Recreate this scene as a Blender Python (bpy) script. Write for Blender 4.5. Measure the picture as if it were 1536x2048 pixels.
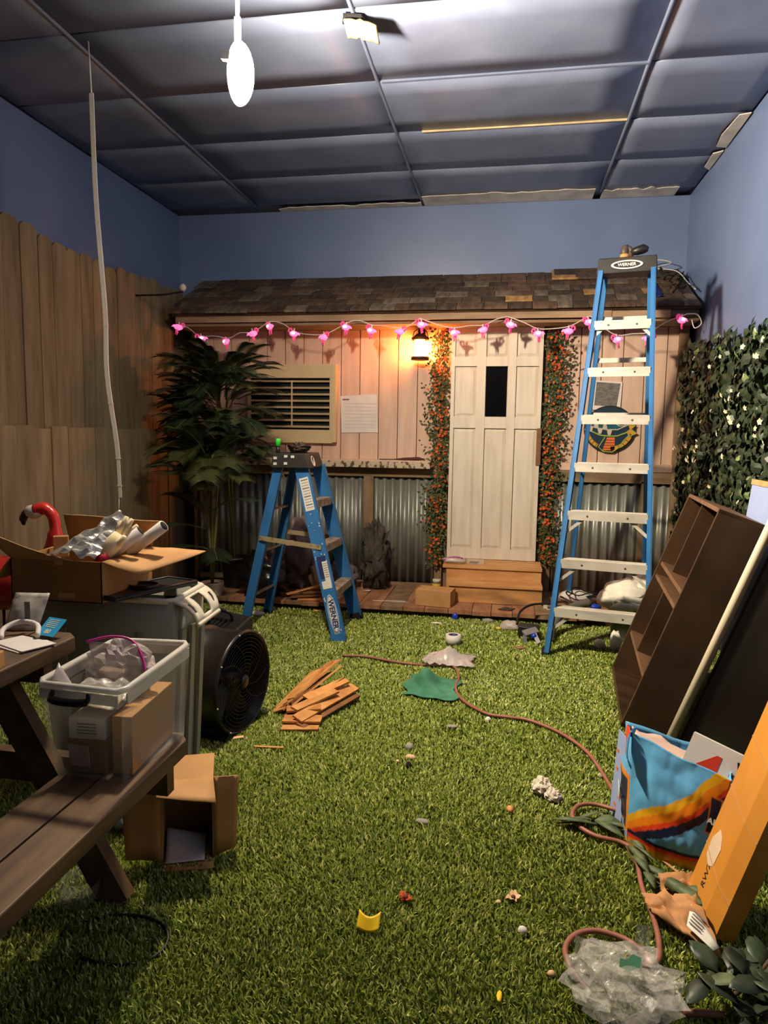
import bpy, math, random
import numpy as np
from mathutils import Vector as V, Matrix, noise

random.seed(7)
S = bpy.context.scene
C = S.collection
for o in list(bpy.data.objects):
    bpy.data.objects.remove(o)

# ------------------------------------------------------------------ camera, world, exposure
CAM_H = 1.30
cd = bpy.data.cameras.new('camera')
cam = bpy.data.objects.new('camera', cd)
C.objects.link(cam)
cd.sensor_width = 36.0
cd.lens = 1400.0 / 2048.0 * 36.0
cd.clip_start = 0.05
cam.matrix_world = (Matrix.Translation((0, 0, CAM_H)) @ Matrix.Rotation(math.radians(9.9), 4, 'Z')
                    @ Matrix.Rotation(math.radians(90 - 6.35), 4, 'X') @ Matrix.Rotation(math.radians(0.86), 4, 'Z'))
S.camera = cam

W = bpy.data.worlds.new('room_ambient')
S.world = W
W.use_nodes = True
W.node_tree.nodes['Background'].inputs[0].default_value = (0.80, 0.88, 1.0, 1)
W.node_tree.nodes['Background'].inputs[1].default_value = 0.012

LAMP_POWER = 1750.0          # emission strength of the hanging lamp's disc
LANTERN_POWER = 300.0
S.view_settings.view_transform = 'Standard'
S.view_settings.look = 'None'
S.view_settings.gamma = 1.0
S.view_settings.use_curve_mapping = False
S.view_settings.exposure = 0.0
S.cycles.diffuse_bounces = 2

# ------------------------------------------------------------------ helpers
def lin(c):
    return tuple(((x / 255.0) / 12.92 if x / 255.0 <= 0.04045 else ((x / 255.0 + 0.055) / 1.055) ** 2.4) for x in c)

MATS = {}
def mat(name, c, r=.6, metal=0, var=0., c2=None, sc=8., st=(1, 1, 1), rnd=0., bump=0., alpha=1., emit=None, es=0., spec=.5,
        coat=0., detail=6., ramp=(.35, .65), vcol=None, bsc=None, sss=0.):
    """one Principled material; c / c2 are sRGB 0-255, mottled by noise in object space; rnd = brightness change from piece to piece"""
    m = bpy.data.materials.new(name)
    MATS[name] = m
    m.use_nodes = True
    nt = m.node_tree
    N, L = nt.nodes, nt.links
    b = N['Principled BSDF']
    b.inputs['Roughness'].default_value = r
    b.inputs['Metallic'].default_value = metal
    b.inputs['Specular IOR Level'].default_value = spec
    b.inputs['Coat Weight'].default_value = coat
    b.inputs['Alpha'].default_value = alpha
    a = lin(c)
    b.inputs['Base Color'].default_value = (*a, 1)
    src = None
    if vcol:
        at = N.new('ShaderNodeAttribute'); at.attribute_name = vcol
        src = at.outputs['Color']
    if c2 is not None or var > 0 or bump > 0:
        tc = N.new('ShaderNodeTexCoord'); mp = N.new('ShaderNodeMapping')
        L.new(tc.outputs['Object'], mp.inputs['Vector'])
        mp.inputs['Scale'].default_value = [s * sc for s in st]
        if rnd > 0:
            oi = N.new('ShaderNodeObjectInfo')
            vm = N.new('ShaderNodeVectorMath'); vm.operation = 'SCALE'
            vm.inputs[0].default_value = (37., 53., 71.)
            L.new(oi.outputs['Random'], vm.inputs['Scale'])
            L.new(vm.outputs[0], mp.inputs['Location'])
        nz = N.new('ShaderNodeTexNoise'); nz.inputs['Detail'].default_value = detail
        nz.inputs['Scale'].default_value = 1.0
        L.new(mp.outputs[0], nz.inputs['Vector'])
        rp = N.new('ShaderNodeValToRGB')
        rp.color_ramp.elements[0].position = ramp[0]; rp.color_ramp.elements[1].position = ramp[1]
        if c2 is not None:
            lo, hi = lin(c2), a
        else:
            lo, hi = tuple(x * (1 - var) for x in a), tuple(min(1, x * (1 + var)) for x in a)
        if vcol:
            lo, hi = (1 - var,) * 3, (1,) * 3
        rp.color_ramp.elements[0].color = (*lo, 1); rp.color_ramp.elements[1].color = (*hi, 1)
        L.new(nz.outputs['Fac'], rp.inputs['Fac'])
        if vcol:
            mx = N.new('ShaderNodeMix'); mx.data_type = 'RGBA'; mx.blend_type = 'MULTIPLY'
            mx.inputs[0].default_value = 1.0
            L.new(src, mx.inputs[6]); L.new(rp.outputs[0], mx.inputs[7])
            src = mx.outputs[2]
        elif c2 is not None or var > 0:
            src = rp.outputs[0]
        if bump > 0:
            bp = N.new('ShaderNodeBump'); bp.inputs['Strength'].default_value = bump
            bp.inputs['Distance'].default_value = 0.01
            L.new(nz.outputs['Fac'], bp.inputs['Height'])
            L.new(bp.outputs[0], b.inputs['Normal'])
    if rnd > 0:
        oi2 = N.new('ShaderNodeObjectInfo')
        mr = N.new('ShaderNodeMapRange')
        mr.inputs[3].default_value = 1 - rnd; mr.inputs[4].default_value = 1 + rnd
        L.new(oi2.outputs['Random'], mr.inputs[0])
        hs = N.new('ShaderNodeHueSaturation')
        L.new(mr.outputs[0], hs.inputs['Value'])
        if src is not None:
            L.new(src, hs.inputs['Color'])
        else:
            hs.inputs['Color'].default_value = (*a, 1)
        src = hs.outputs[0]
    if src is not None:
        L.new(src, b.inputs['Base Color'])
    if emit is not None:
        b.inputs['Emission Color'].default_value = (*lin(emit), 1)
        b.inputs['Emission Strength'].default_value = es
    return m

class MB:
    """collects shapes (world metres) that become ONE mesh object"""
    def __init__(self, M=None):
        self.v, self.f, self.mi, self.sm, self.col = [], [], [], [], []
        self.M = M or Matrix.Identity(4)
    def add(self, vs, fs, mi=0, smooth=False, M=None, col=None):
        o = len(self.v)
        T = self.M @ M if M is not None else self.M
        self.v += [tuple(T @ V(p)) for p in vs]
        self.f += [tuple(i + o for i in f) for f in fs]
        self.mi += [mi] * len(fs)
        self.sm += [smooth] * len(fs)
        if col is not None:
            self.col += list(col)
        return self
    def box(self, c, s, rot=None, mi=0):
        x, y, z = s[0] / 2, s[1] / 2, s[2] / 2
        vs = [(-x, -y, -z), (x, -y, -z), (x, y, -z), (-x, y, -z), (-x, -y, z), (x, -y, z), (x, y, z), (-x, y, z)]
        return self.add(vs, HEX, mi, False, Matrix.Translation(c) @ (rot.to_4x4() if rot is not None else Matrix.Identity(4)))
    def span(self, a, b, mi=0):
        return self.box([(a[i] + b[i]) / 2 for i in range(3)], [abs(b[i] - a[i]) for i in range(3)], mi=mi)
    def hexa(self, vs, mi=0):
        return self.add(vs, HEX, mi)
    def bar(self, p0, p1, w, t, up=(0, 0, 1), mi=0, w1=None):
        p0, p1 = V(p0), V(p1)
        d = (p1 - p0).normalized()
        s = d.cross(V(up))
        if s.length < 1e-4:
            s = d.cross(V((1, 0, 0)))
        s.normalize()
        n = s.cross(d).normalized()
        w1 = w if w1 is None else w1
        vs = []
        for p, ww in ((p0, w), (p1, w1)):
            for a, b in ((-1, -1), (1, -1), (1, 1), (-1, 1)):
                vs.append(p + s * (a * ww / 2) + n * (b * t / 2))
        return self.add(vs, HEX, mi)
    def tube(self, pts, r, n=6, closed=False, smooth=True, mi=0):
        pts = [V(p) for p in pts]
        m = len(pts)
        rs = r if isinstance(r, (list, tuple)) else [r] * m
        vs, fs = [], []
        ref = V((0, 0, 1))
        for i, p in enumerate(pts):
            a = pts[(i - 1) % m] if (closed or i > 0) else p
            b = pts[(i + 1) % m] if (closed or i < m - 1) else p
            d = (b - a)
            d = d.normalized() if d.length > 1e-9 else V((0, 0, 1))
            if abs(d.dot(ref)) > .95:
                ref = V((1, 0, 0)) if abs(d.x) < .9 else V((0, 1, 0))
            s = d.cross(ref).normalized(); u = s.cross(d).normalized()
            ref = u
            for k in range(n):
                an = 2 * math.pi * k / n
                vs.append(p + (s * math.cos(an) + u * math.sin(an)) * rs[i])
        seg = m if closed else m - 1
        for i in range(seg):
            j = (i + 1) % m
            for k in range(n):
                l = (k + 1) % n
                fs.append((i * n + k, i * n + l, j * n + l, j * n + k))
        if not closed:
            fs.append(tuple(range(n - 1, -1, -1))); fs.append(tuple((m - 1) * n + k for k in range(n)))
        return self.add(vs, fs, mi, smooth)
    def lathe(self, prof, n=20, M=None, mi=0, smooth=True, cap=True):
        vs, fs = [], []
        for r, z in prof:
            for k in range(n):
                a = 2 * math.pi * k / n
                vs.append((r * math.cos(a), r * math.sin(a), z))
        for i in range(len(prof) - 1):
            for k in range(n):
                l = (k + 1) % n
                fs.append((i * n + k, i * n + l, (i + 1) * n + l, (i + 1) * n + k))
        if cap:
            if prof[0][0] > 1e-4: fs.append(tuple(range(n - 1, -1, -1)))
            if prof[-1][0] > 1e-4: fs.append(tuple((len(prof) - 1) * n + k for k in range(n)))
        return self.add(vs, fs, mi, smooth, M)
    def prism(self, poly, t, M=None, mi=0):
        n = len(poly)
        vs = [(p[0], p[1], 0) for p in poly] + [(p[0], p[1], t) for p in poly]
        fs = [tuple(range(n - 1, -1, -1)), tuple(range(n, 2 * n))]
        fs += [(i, (i + 1) % n, n + (i + 1) % n, n + i) for i in range(n)]
        return self.add(vs, fs, mi, False, M)
    def sheet(self, fn, nu, nv, mi=0, smooth=True, colfn=None):
        vs = [fn(i / nu, j / nv) for j in range(nv + 1) for i in range(nu + 1)]
        w = nu + 1
        fs = [(j * w + i, j * w + i + 1, (j + 1) * w + i + 1, (j + 1) * w + i) for j in range(nv) for i in range(nu)]
        col = [colfn(i / nu, j / nv) for j in range(nv + 1) for i in range(nu + 1)] if colfn else None
        return self.add(vs, fs, mi, smooth, col=col)
    def blob(self, c, s, seed=0, amp=.2, freq=2.5, nu=14, nv=9, mi=0, smooth=True, floor=None, rot=None):
        vs, fs = [], []
        for j in range(nv + 1):
            th = math.pi * j / nv
            for i in range(nu):
                ph = 2 * math.pi * i / nu
                d = V((math.sin(th) * math.cos(ph), math.sin(th) * math.sin(ph), math.cos(th)))
                k = 1 + amp * noise.noise(d * freq + V((seed * 7.3, seed * 1.9, seed * 3.1)))
                p = V((d.x * s[0] * k, d.y * s[1] * k, d.z * s[2] * k))
                if rot is not None: p = rot @ p
                p += V(c)
                if floor is not None: p.z = max(floor, p.z)
                vs.append(p)
        for j in range(nv):
            for i in range(nu):
                l = (i + 1) % nu
                fs.append((j * nu + i, (j + 1) * nu + i, (j + 1) * nu + l, j * nu + l))
        return self.add(vs, fs, mi, smooth)
    def mesh(self, name, mats, off=(0, 0, 0)):
        me = bpy.data.meshes.new(name)
        o = V(off)
        me.from_pydata([tuple(V(p) - o) for p in self.v], [], self.f)
        for m in (mats if isinstance(mats, (list, tuple)) else [mats]):
            me.materials.append(MATS[m])
        me.polygons.foreach_set('material_index', self.mi)
        me.polygons.foreach_set('use_smooth', self.sm)
        if self.col:
            at = me.color_attributes.new('print', 'FLOAT_COLOR', 'POINT')
            at.data.foreach_set('color', np.array(self.col, dtype=np.float32).ravel())
        me.update()
        return me
    def build(self, name, mats, parent=None, bevel=0., solid=0., label=None, kind=None, loc=None):
        off = V((0, 0, 0)) if loc is None else V(loc)
        wp = wpos(parent)
        me = self.mesh(name, mats, wp + off if loc is None else off)
        o = bpy.data.objects.new(name, me)
        C.objects.link(o)
        if loc is not None:
            o.location = off - wp
        if parent is not None: o.parent = parent
        if solid:
            md = o.modifiers.new('thickness', 'SOLIDIFY'); md.thickness = solid; md.offset = 0
        if bevel:
            md = o.modifiers.new('edges', 'BEVEL'); md.width = bevel; md.segments = 2; md.limit_method = 'ANGLE'
        if label: o['label'] = label
        if kind: o['kind'] = kind
        return o
HEX = [(0, 3, 2, 1), (4, 5, 6, 7), (0, 1, 5, 4), (1, 2, 6, 5), (2, 3, 7, 6), (3, 0, 4, 7)]

def wpos(o):
    p = V((0, 0, 0))
    while o is not None:
        p += o.location; o = o.parent
    return p

def thing(name, label, cat, loc, group=None):
    o = bpy.data.objects.new(name, None)
    o.empty_display_size = .05
    C.objects.link(o)
    o.location = loc
    return tag(o, label, cat, group)
def tag(o, label, cat, group=None):
    o['label'] = label; o['category'] = cat
    if group: o['group'] = group
    return o
def struct(o, label=None):
    o['kind'] = 'structure'
    return o
def inst(name, me, parent, M):
    """another object on a shared mesh, at world matrix M (parents are never rotated)"""
    o = bpy.data.objects.new(name, me)
    C.objects.link(o)
    o.parent = parent
    o.matrix_local = Matrix.Translation(-wpos(parent)) @ M
    return o
def one(mb, name, mats, label, cat, group=None, base=None, **k):
    """a thing that is a single mesh with its origin at its base"""
    if base is None:
        xs = [p[0] for p in mb.v]; ys = [p[1] for p in mb.v]; zs = [p[2] for p in mb.v]
        base = ((min(xs) + max(xs)) / 2, (min(ys) + max(ys)) / 2, min(zs))
    return tag(mb.build(name, mats, loc=base, **k), label, cat, group)
def frame(o, x, y=None, z=None):
    """matrix with origin o and columns x, y, z"""
    x = V(x).normalized()
    if z is None:
        z = x.cross(V(y)).normalized(); y = z.cross(x)
    else:
        z = V(z).normalized(); y = z.cross(x).normalized(); x = y.cross(z)
    return Matrix(((x.x, y.x, z.x, o[0]), (x.y, y.y, z.y, o[1]), (x.z, y.z, z.z, o[2]), (0, 0, 0, 1)))
def text(s, size, M, m, name, parent, ext=.0006, bold=0.):
    cu = bpy.data.curves.new(name, 'FONT')
    cu.body = s; cu.size = size; cu.extrude = ext; cu.align_x = 'CENTER'; cu.align_y = 'CENTER'; cu.offset = bold
    t = bpy.data.objects.new('lettering_source', cu)
    C.objects.link(t)
    me = bpy.data.meshes.new_from_object(t.evaluated_get(bpy.context.evaluated_depsgraph_get()))
    bpy.data.objects.remove(t)
    me.materials.clear(); me.materials.append(MATS[m])
    return inst(name, me, parent, M)
def rot(ax, deg):
    return Matrix.Rotation(math.radians(deg), 3, ax)
def smooth_path(pts, k=6):
    P = [V(p) for p in pts]; out = []
    for i in range(len(P) - 1):
        a, b, c, d = P[max(0, i - 1)], P[i], P[i + 1], P[min(len(P) - 1, i + 2)]
        for j in range(k):
            t = j / k
            out.append(.5 * (2 * b + (c - a) * t + (2 * a - 5 * b + 4 * c - d) * t * t + (3 * b - a - 3 * c + d) * t ** 3))
    out.append(P[-1])
    return out
def R(a, b): return random.uniform(a, b)

# ------------------------------------------------------------------ materials
mat('turf_base', (88, 106, 38), r=.9, c2=(60, 76, 28), sc=14)
mat('turf_blade', (96, 122, 42), r=.42, vcol='print', spec=.5)
mat('ceiling_paint', (118, 128, 154), r=.42, c2=(98, 108, 134), sc=2.2, rnd=.05, bump=.12)
mat('bare_plaster', (232, 224, 212), r=.8, c2=(196, 188, 178), sc=6)
mat('blue_wall', (114, 132, 172), r=.4, c2=(104, 122, 162), sc=1.5, bump=.03)
mat('seam_wood', (190, 170, 134), r=.7, var=.2, sc=9)
mat('fence_wood', (160, 142, 108), r=.8, c2=(112, 96, 70), sc=2.2, st=(3, 7, .9), rnd=.16, bump=.25, ramp=(.25, .75))
mat('fence_wood_lower', (172, 152, 116), r=.8, c2=(124, 108, 80), sc=2.2, st=(3, 7, .9), rnd=.18, bump=.25, ramp=(.25, .75))
mat('siding', (220, 188, 166), r=.7, c2=(194, 160, 138), sc=3, st=(6, 6, .7), rnd=.05, bump=.15, ramp=(.2, .7))
mat('rough_wood', (150, 124, 94), r=.8, c2=(112, 90, 66), sc=3, st=(1, 5, 5), rnd=.12, bump=.2)
mat('rough_wood_v', (150, 122, 90), r=.8, c2=(112, 88, 62), sc=3, st=(5, 5, 1), rnd=.12, bump=.2)
mat('fascia_wood', (168, 140, 112), r=.8, c2=(134, 108, 84), sc=3, st=(1, 6, 6), rnd=.08, bump=.2)
mat('galvanised', (168, 170, 162), r=.42, metal=.55, c2=(128, 128, 116), sc=4, st=(2, 2, .6))
mat('shingle_dark', (86, 68, 52), r=.85, c2=(52, 40, 32), sc=9, st=(3, 1, 1), rnd=.28, bump=.3)
mat('shingle_red', (106, 80, 60), r=.85, c2=(72, 54, 42), sc=9, st=(3, 1, 1), rnd=.2, bump=.3)
mat('shingle_tan', (186, 142, 88), r=.8, c2=(146, 106, 62), sc=9, st=(3, 1, 1), rnd=.15, bump=.25)
mat('shingle_grey', (120, 106, 90), r=.85, c2=(84, 74, 64), sc=9, st=(3, 1, 1), rnd=.2, bump=.3)
mat('door_paint', (224, 212, 194), r=.5, c2=(204, 190, 172), sc=5, st=(4, 4, .6), bump=.08, ramp=(.2, .6))
mat('brown_hardware', (120, 82, 56), r=.6, var=.2, sc=20)
mat('black_glass', (12, 12, 14), r=.12, spec=.6)
mat('cream_paint', (208, 186, 142), r=.55, var=.06, sc=6)
mat('dark_inside', (14, 14, 16), r=.8)
mat('paper_white', (222, 214, 208), r=.7, var=.03, sc=12)
mat('paper_ink', (112, 100, 100), r=.8)
mat('pale_line', (186, 174, 170), r=.8)
mat('grey_print', (128, 122, 114), r=.8, c2=(92, 88, 84), sc=26, st=(1, 1, 3))
mat('peeling', (196, 176, 150), r=.7, c2=(84, 66, 48), sc=22, st=(1.3, 1, .8), ramp=(.42, .5))
mat('deck_wood', (176, 124, 88), r=.75, c2=(136, 92, 64), sc=3, st=(7, 1.2, 4), rnd=.14, bump=.2)
mat('step_wood', (216, 164, 106), r=.55, c2=(192, 136, 82), sc=3, st=(1.2, 6, 6), rnd=.06, bump=.06)
mat('step_wood_worn', (214, 154, 92), r=.6, c2=(150, 112, 70), sc=3, st=(1.2, 4, 5), rnd=.06, bump=.06)
mat('ladder_blue', (56, 122, 184), r=.42, c2=(46, 106, 164), sc=10, st=(1, 1, .4))
mat('aluminium', (226, 220, 208), r=.42, metal=.3, c2=(200, 192, 178), sc=8, st=(.6, 2, 2))
mat('aluminium_dirty', (178, 160, 142), r=.6, metal=.3, c2=(120, 104, 88), sc=24)
mat('bar_stained', (88, 78, 52), r=.5, metal=.3, c2=(190, 170, 130), sc=26, ramp=(.55, .72))
mat('black_plastic', (26, 25, 24), r=.42, var=.2, sc=12)
mat('black_dusty', (44, 40, 34), r=.6, c2=(28, 26, 23), sc=10)
mat('grey_brown_plastic', (78, 64, 54), r=.55, var=.2, sc=14)
mat('rubber', (20, 20, 20), r=.8)
mat('white_label', (226, 222, 210), r=.6, var=.04, sc=30)
mat('navy_print', (34, 44, 96), r=.6)
mat('print_grey', (110, 108, 104), r=.7)
mat('green_plastic', (60, 230, 70), r=.4, spec=.4)
mat('card', (196, 148, 92), r=.75, c2=(180, 132, 80), sc=7, rnd=.04, bump=.05)
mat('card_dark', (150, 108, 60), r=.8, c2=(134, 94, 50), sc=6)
mat('card_orange', (216, 146, 56), r=.5, c2=(202, 132, 46), sc=5, bump=.06)
mat('card_inside', (150, 112, 70), r=.8, var=.1, sc=20, st=(.3, .3, 5))
mat('packing_tape', (190, 148, 92), r=.25, spec=.6)
mat('table_wood', (112, 84, 56), r=.6, c2=(74, 54, 36), sc=3, st=(7, 1, 5), rnd=.08, bump=.2)
mat('table_wood_side', (120, 90, 58), r=.6, c2=(82, 60, 38), sc=3, st=(6, 1, 6), rnd=.08, bump=.2)
mat('dark_stain', (76, 54, 36), r=.42, c2=(52, 36, 24), sc=3, st=(1.2, 4, 1.2), bump=.12)
mat('dark_stain_edge', (110, 80, 56), r=.5, var=.2, sc=14)
mat('pipe_white', (232, 218, 190), r=.35)
mat('screen_black', (6, 6, 7), r=.25, spec=.12)
mat('foam_white', (224, 212, 196), r=.7, c2=(196, 160, 140), sc=60, ramp=(.3, .42))
mat('pale_blue_board', (158, 176, 220), r=.6, var=.03, sc=5)
mat('raw_pine', (206, 156, 104), r=.7, var=.15, sc=12)
mat('bin_grey', (150, 154, 142), r=.45, var=.04, sc=6)
mat('bin_rim', (214, 208, 188), r=.4, var=.04, sc=9)
mat('liner_black', (16, 16, 17), r=.3)
mat('fan_black', (22, 20, 19), r=.38, c2=(36, 32, 28), sc=9)
mat('red_plastic', (214, 62, 40), r=.4)
mat('tote_clear', (206, 204, 192), r=.25, alpha=.15, spec=.5)
mat('bowl_glass', (210, 216, 214), r=.08, alpha=.10, spec=.9)
mat('tote_rim', (226, 224, 214), r=.28, alpha=.72, spec=.6)
mat('clear_film', (228, 226, 216), r=.12, alpha=.24, spec=1.0, var=.1, sc=40, bump=.5)
mat('milky_film', (214, 200, 196), r=.25, alpha=.6, spec=.7, var=.1, sc=30, bump=.5)
mat('magenta', (196, 40, 140), r=.35)
mat('pinkish_card', (222, 196, 168), r=.7, var=.05, sc=10)
mat('foil', (226, 222, 214), r=.36, metal=.6, c2=(176, 172, 166), sc=14, bump=.6)
mat('cotton', (236, 230, 214), r=.95, var=.05, sc=20, bump=.4)
mat('cream_cloth', (238, 218, 176), r=.8, var=.05, sc=14)
mat('red_cloth', (190, 30, 46), r=.6)
mat('flamingo_red', (226, 66, 48), r=.22, c2=(196, 40, 34), sc=10, spec=.6)
mat('beak_white', (232, 222, 206), r=.4)
mat('sky_card', (52, 170, 222), r=.4)
mat('packet_grey', (206, 200, 186), r=.4, c2=(176, 170, 158), sc=20)
mat('dark_grey_cloth', (88, 78, 74), r=.7, var=.15, sc=7)
mat('mauve_bag', (120, 104, 100), r=.45, c2=(96, 84, 82), sc=8, bump=.3)
mat('pink_bag', (196, 160, 148), r=.5, var=.1, sc=9, bump=.3)
mat('trash_bag', (22, 22, 24), r=.28, bump=.4, sc=16, var=.1)
mat('stone_grey', (84, 74, 64), r=.9, c2=(52, 46, 40), sc=26, bump=.5)
mat('shim_wood', (220, 160, 92), r=.65, c2=(192, 128, 66), sc=4, st=(4, 4, 4), rnd=.18, bump=.08)
mat('shim_dark', (140, 92, 50), r=.7, c2=(106, 66, 36), sc=4, st=(4, 4, 4), rnd=.25)
mat('green_cloth', (76, 138, 106), r=.9, c2=(56, 114, 84), sc=12, bump=.4)
mat('hose_red', (150, 94, 76), r=.5, var=.12, sc=16)
mat('tissue', (228, 216, 198), r=.9, c2=(190, 178, 160), sc=30)
mat('yellow_card', (250, 206, 20), r=.5)
mat('petal_orange', (236, 120, 14), r=.5, c2=(150, 30, 10), sc=60, ramp=(.4, .6))
mat('petal_dark', (90, 40, 20), r=.6)
mat('chip_wood', (224, 184, 140), r=.7, rnd=.1)
mat('lint_grey', (150, 146, 136), r=.9)
mat('leaf_sage', (96, 112, 74), r=.6, c2=(62, 78, 46), sc=30)
mat('leaf_dark', (56, 70, 46), r=.45, c2=(38, 50, 34), sc=16, rnd=.35)
mat('leaf_ivy', (52, 68, 44), r=.42, c2=(34, 46, 32), sc=16, rnd=.4)
mat('leaf_light', (126, 144, 92), r=.5, rnd=.2)
mat('flower_white', (222, 214, 184), r=.6)
mat('palm_green', (50, 70, 44), r=.5, c2=(32, 48, 30), sc=9, rnd=.4)
mat('palm_olive', (98, 106, 58), r=.5, c2=(62, 74, 40), sc=9, rnd=.25)
mat('palm_stem', (116, 116, 62), r=.55, var=.2, sc=9)
mat('groove_brown', (140, 112, 90), r=.9)
mat('backing_dark', (30, 34, 26), r=.9)
mat('vine_leaf', (70, 82, 42), r=.6, rnd=.2)
mat('vine_stem', (92, 66, 40), r=.8)
mat('blossom', (206, 88, 36), r=.55, rnd=.3)
mat('blossom_heart', (240, 160, 40), r=.6)
mat('pot_white', (214, 204, 186), r=.45, var=.03)
mat('umbrella_red', (78, 28, 34), r=.7)
mat('soil', (36, 28, 22), r=1)
mat('iron_brown', (70, 46, 34), r=.5, metal=.5)
mat('lantern_glass', (255, 220, 180), r=.1, alpha=.22, spec=.6)
mat('lantern_glow', (255, 190, 120), emit=(255, 146, 70), es=LANTERN_POWER)
mat('lamp_glow', (255, 246, 230), emit=(255, 236, 206), es=LAMP_POWER)
mat('lamp_back_glow', (255, 246, 230), emit=(255, 232, 190), es=LAMP_POWER * .006)
mat('lamp_shell', (220, 210, 190), r=.4)
mat('pink_glow', (255, 150, 200), emit=(255, 120, 190), es=1.0, r=.3)
mat('pink_hot', (255, 230, 245), emit=(255, 215, 240), es=2.6, r=.3)
mat('pink_plastic', (226, 84, 140), r=.25, emit=(230, 60, 130), es=.35)
mat('cord_white', (206, 196, 186), r=.5)
mat('strip_white', (224, 216, 206), r=.35)
mat('cord_black', (20, 20, 22), r=.5)
mat('plaque_black', (20, 22, 26), r=.5)
mat('plaque_teal', (18, 98, 112), r=.45, c2=(14, 70, 84), sc=14)
mat('plaque_navy', (16, 46, 66), r=.5)
mat('plaque_orange', (222, 116, 48), r=.5)
mat('plaque_gold', (206, 150, 44), r=.5)
mat('plaque_lime', (150, 172, 84), r=.5)
mat('plaque_cream', (196, 184, 166), r=.5)
mat('bag_print', (255, 255, 255), r=.35, vcol='print', var=.12, sc=5, bump=.25)
mat('bag_inside', (206, 176, 160), r=.6, var=.05, sc=6)
mat('kraft_paper', (196, 144, 92), r=.75, c2=(176, 124, 76), sc=7, bump=.2)
mat('blue_plastic', (28, 64, 180), r=.4)
mat('tarp_navy', (22, 30, 96), r=.5)
mat('grey_metal', (150, 150, 150), r=.4, metal=.5, var=.1)
mat('hose_grey', (96, 92, 84), r=.5, var=.1)
mat('bucket_green', (124, 128, 104), r=.5)
mat('yellow_label', (230, 190, 50), r=.5)
mat('foam_yellow', (214, 184, 128), r=.9, c2=(180, 150, 100), sc=20)
mat('hole_dark', (20, 20, 24), r=1)

# ------------------------------------------------------------------ room shell
XL, XR, YB, YF, ZC = -2.95, 1.345, 6.06, -2.2, 3.20
struct(MB().span((XL - .1, YF, -.1), (XR + .1, YB + .1, -.004)).build('floor', 'turf_base'))
struct(MB().span((XL - .1, YB, 0), (XR + .1, YB + .1, ZC)).build('wall_back', 'blue_wall'))
struct(MB().span((XR, YF, 0), (XR + .1, YB, ZC)).build('wall_right', 'blue_wall'))
struct(MB().span((XL - .1, YF, 0), (XL, YB, ZC)).build('wall_left', 'blue_wall'))
ceil = struct(MB().span((XL - .1, YF, ZC + .03), (XR + .1, YB + .1, ZC + .12)).build('ceiling', 'ceiling_paint'))
xs = [XL, -2.17, -.762, .648, XR]
ys = [-2.0, -1.275, -.62, .035, .69, 1.345, 2.0, 2.655, 3.31, 3.965, 4.63, 5.28, 5.90]
for i in range(4):
    for j in range(len(ys) - 1):
        x0, x1, y0, y1 = xs[i], xs[i + 1], ys[j], ys[j + 1]
        sag = R(.002, .008); g = .007
        def fn(u, v):
            return (x0 + g + (x1 - x0 - 2 * g) * u, y0 + g + (y1 - y0 - 2 * g) * v,
                    ZC + .012 - sag * 4 * (u * (1 - u) + v * (1 - v)) * .5 + sh * (v - .5))
        sh = R(-.006, .006)
        MB().sheet(fn, 6, 4).build('ceiling_panel', 'ceiling_paint', ceil, solid=.012)
for x in xs[1:4]:
    MB().tube([(x + R(-.004, .004), y, ZC + .004) for y in np.linspace(YF, 5.9, 14)], .011, n=6).build('ceiling_joint', 'ceiling_paint', ceil)
MB().span((-.60, 4.622, ZC - .004), (.64, 4.631, ZC + .008)).build('seam_strip', 'seam_wood', ceil, label='bare tan wood strip in a panel joint')
MB().span((-.74, 3.958, ZC - .006), (.64, 3.974, ZC + .006)).build('seam_strip', 'ceiling_paint', ceil)
# bare stripe along the back wall where the paint stops, ragged front edge
def bare(x0, x1, ya, yb, seed):
    n = 24
    top = [(x0 + (x1 - x0) * i / n, yb) for i in range(n + 1)]
    bot = [(x1 - (x1 - x0) * i / n, ya + .05 * noise.noise(V((i * .4, seed, 0)))) for i in range(n + 1)]
    return MB().prism(bot + top, .006, Matrix.Translation((0, 0, ZC - .002)))
bare(-.75, .60, 5.82, 6.05, 3).build('bare_edge', 'bare_plaster', ceil, label='unpainted beige strip of ceiling board')
bare(.66, 1.22, 5.86, 6.05, 8).build('bare_edge', 'bare_plaster', ceil, label='unpainted beige strip of ceiling board')
bare(-2.0, -.77, 5.96, 6.05, 5).build('bare_edge', 'bare_plaster', ceil, label='unpainted beige strip of ceiling board')
MB().prism([(1.27, 4.62), (1.33, 4.60), (1.335, 5.10), (1.27, 5.08), (1.25, 4.9)], .006, Matrix.Translation((0, 0, ZC - .014))).build('bare_edge', 'bare_plaster', ceil)
MB().prism([(1.28, 5.20), (1.335, 5.16), (1.335, 5.5), (1.29, 5.44)], .006, Matrix.Translation((0, 0, ZC - .012))).build('bare_edge', 'bare_plaster', ceil)
# torn hole with a flap of foam hanging out
h = thing('torn_ceiling_flap', 'torn flap of yellow foam hanging from a hole in the ceiling', 'foam flap', (-.775, 3.345, ZC - .005))
MB().prism([(-.80, 3.31), (-.72, 3.33), (-.70, 3.40), (-.77, 3.43), (-.82, 3.38)], .008, Matrix.Translation((0, 0, ZC - .016))).build('hole', 'hole_dark', h)
MB().sheet(lambda u, v: (-.80 + .15 * u + .015 * noise.noise(V((u * 6, v * 6, 1))), 3.32 + .09 * v, ZC - .03 - .03 * v - .04 * u * u + .012 * noise.noise(V((u * 7, v * 7, 2)))),
           8, 6).build('foam', 'foam_yellow', h, solid=.012)

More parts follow.
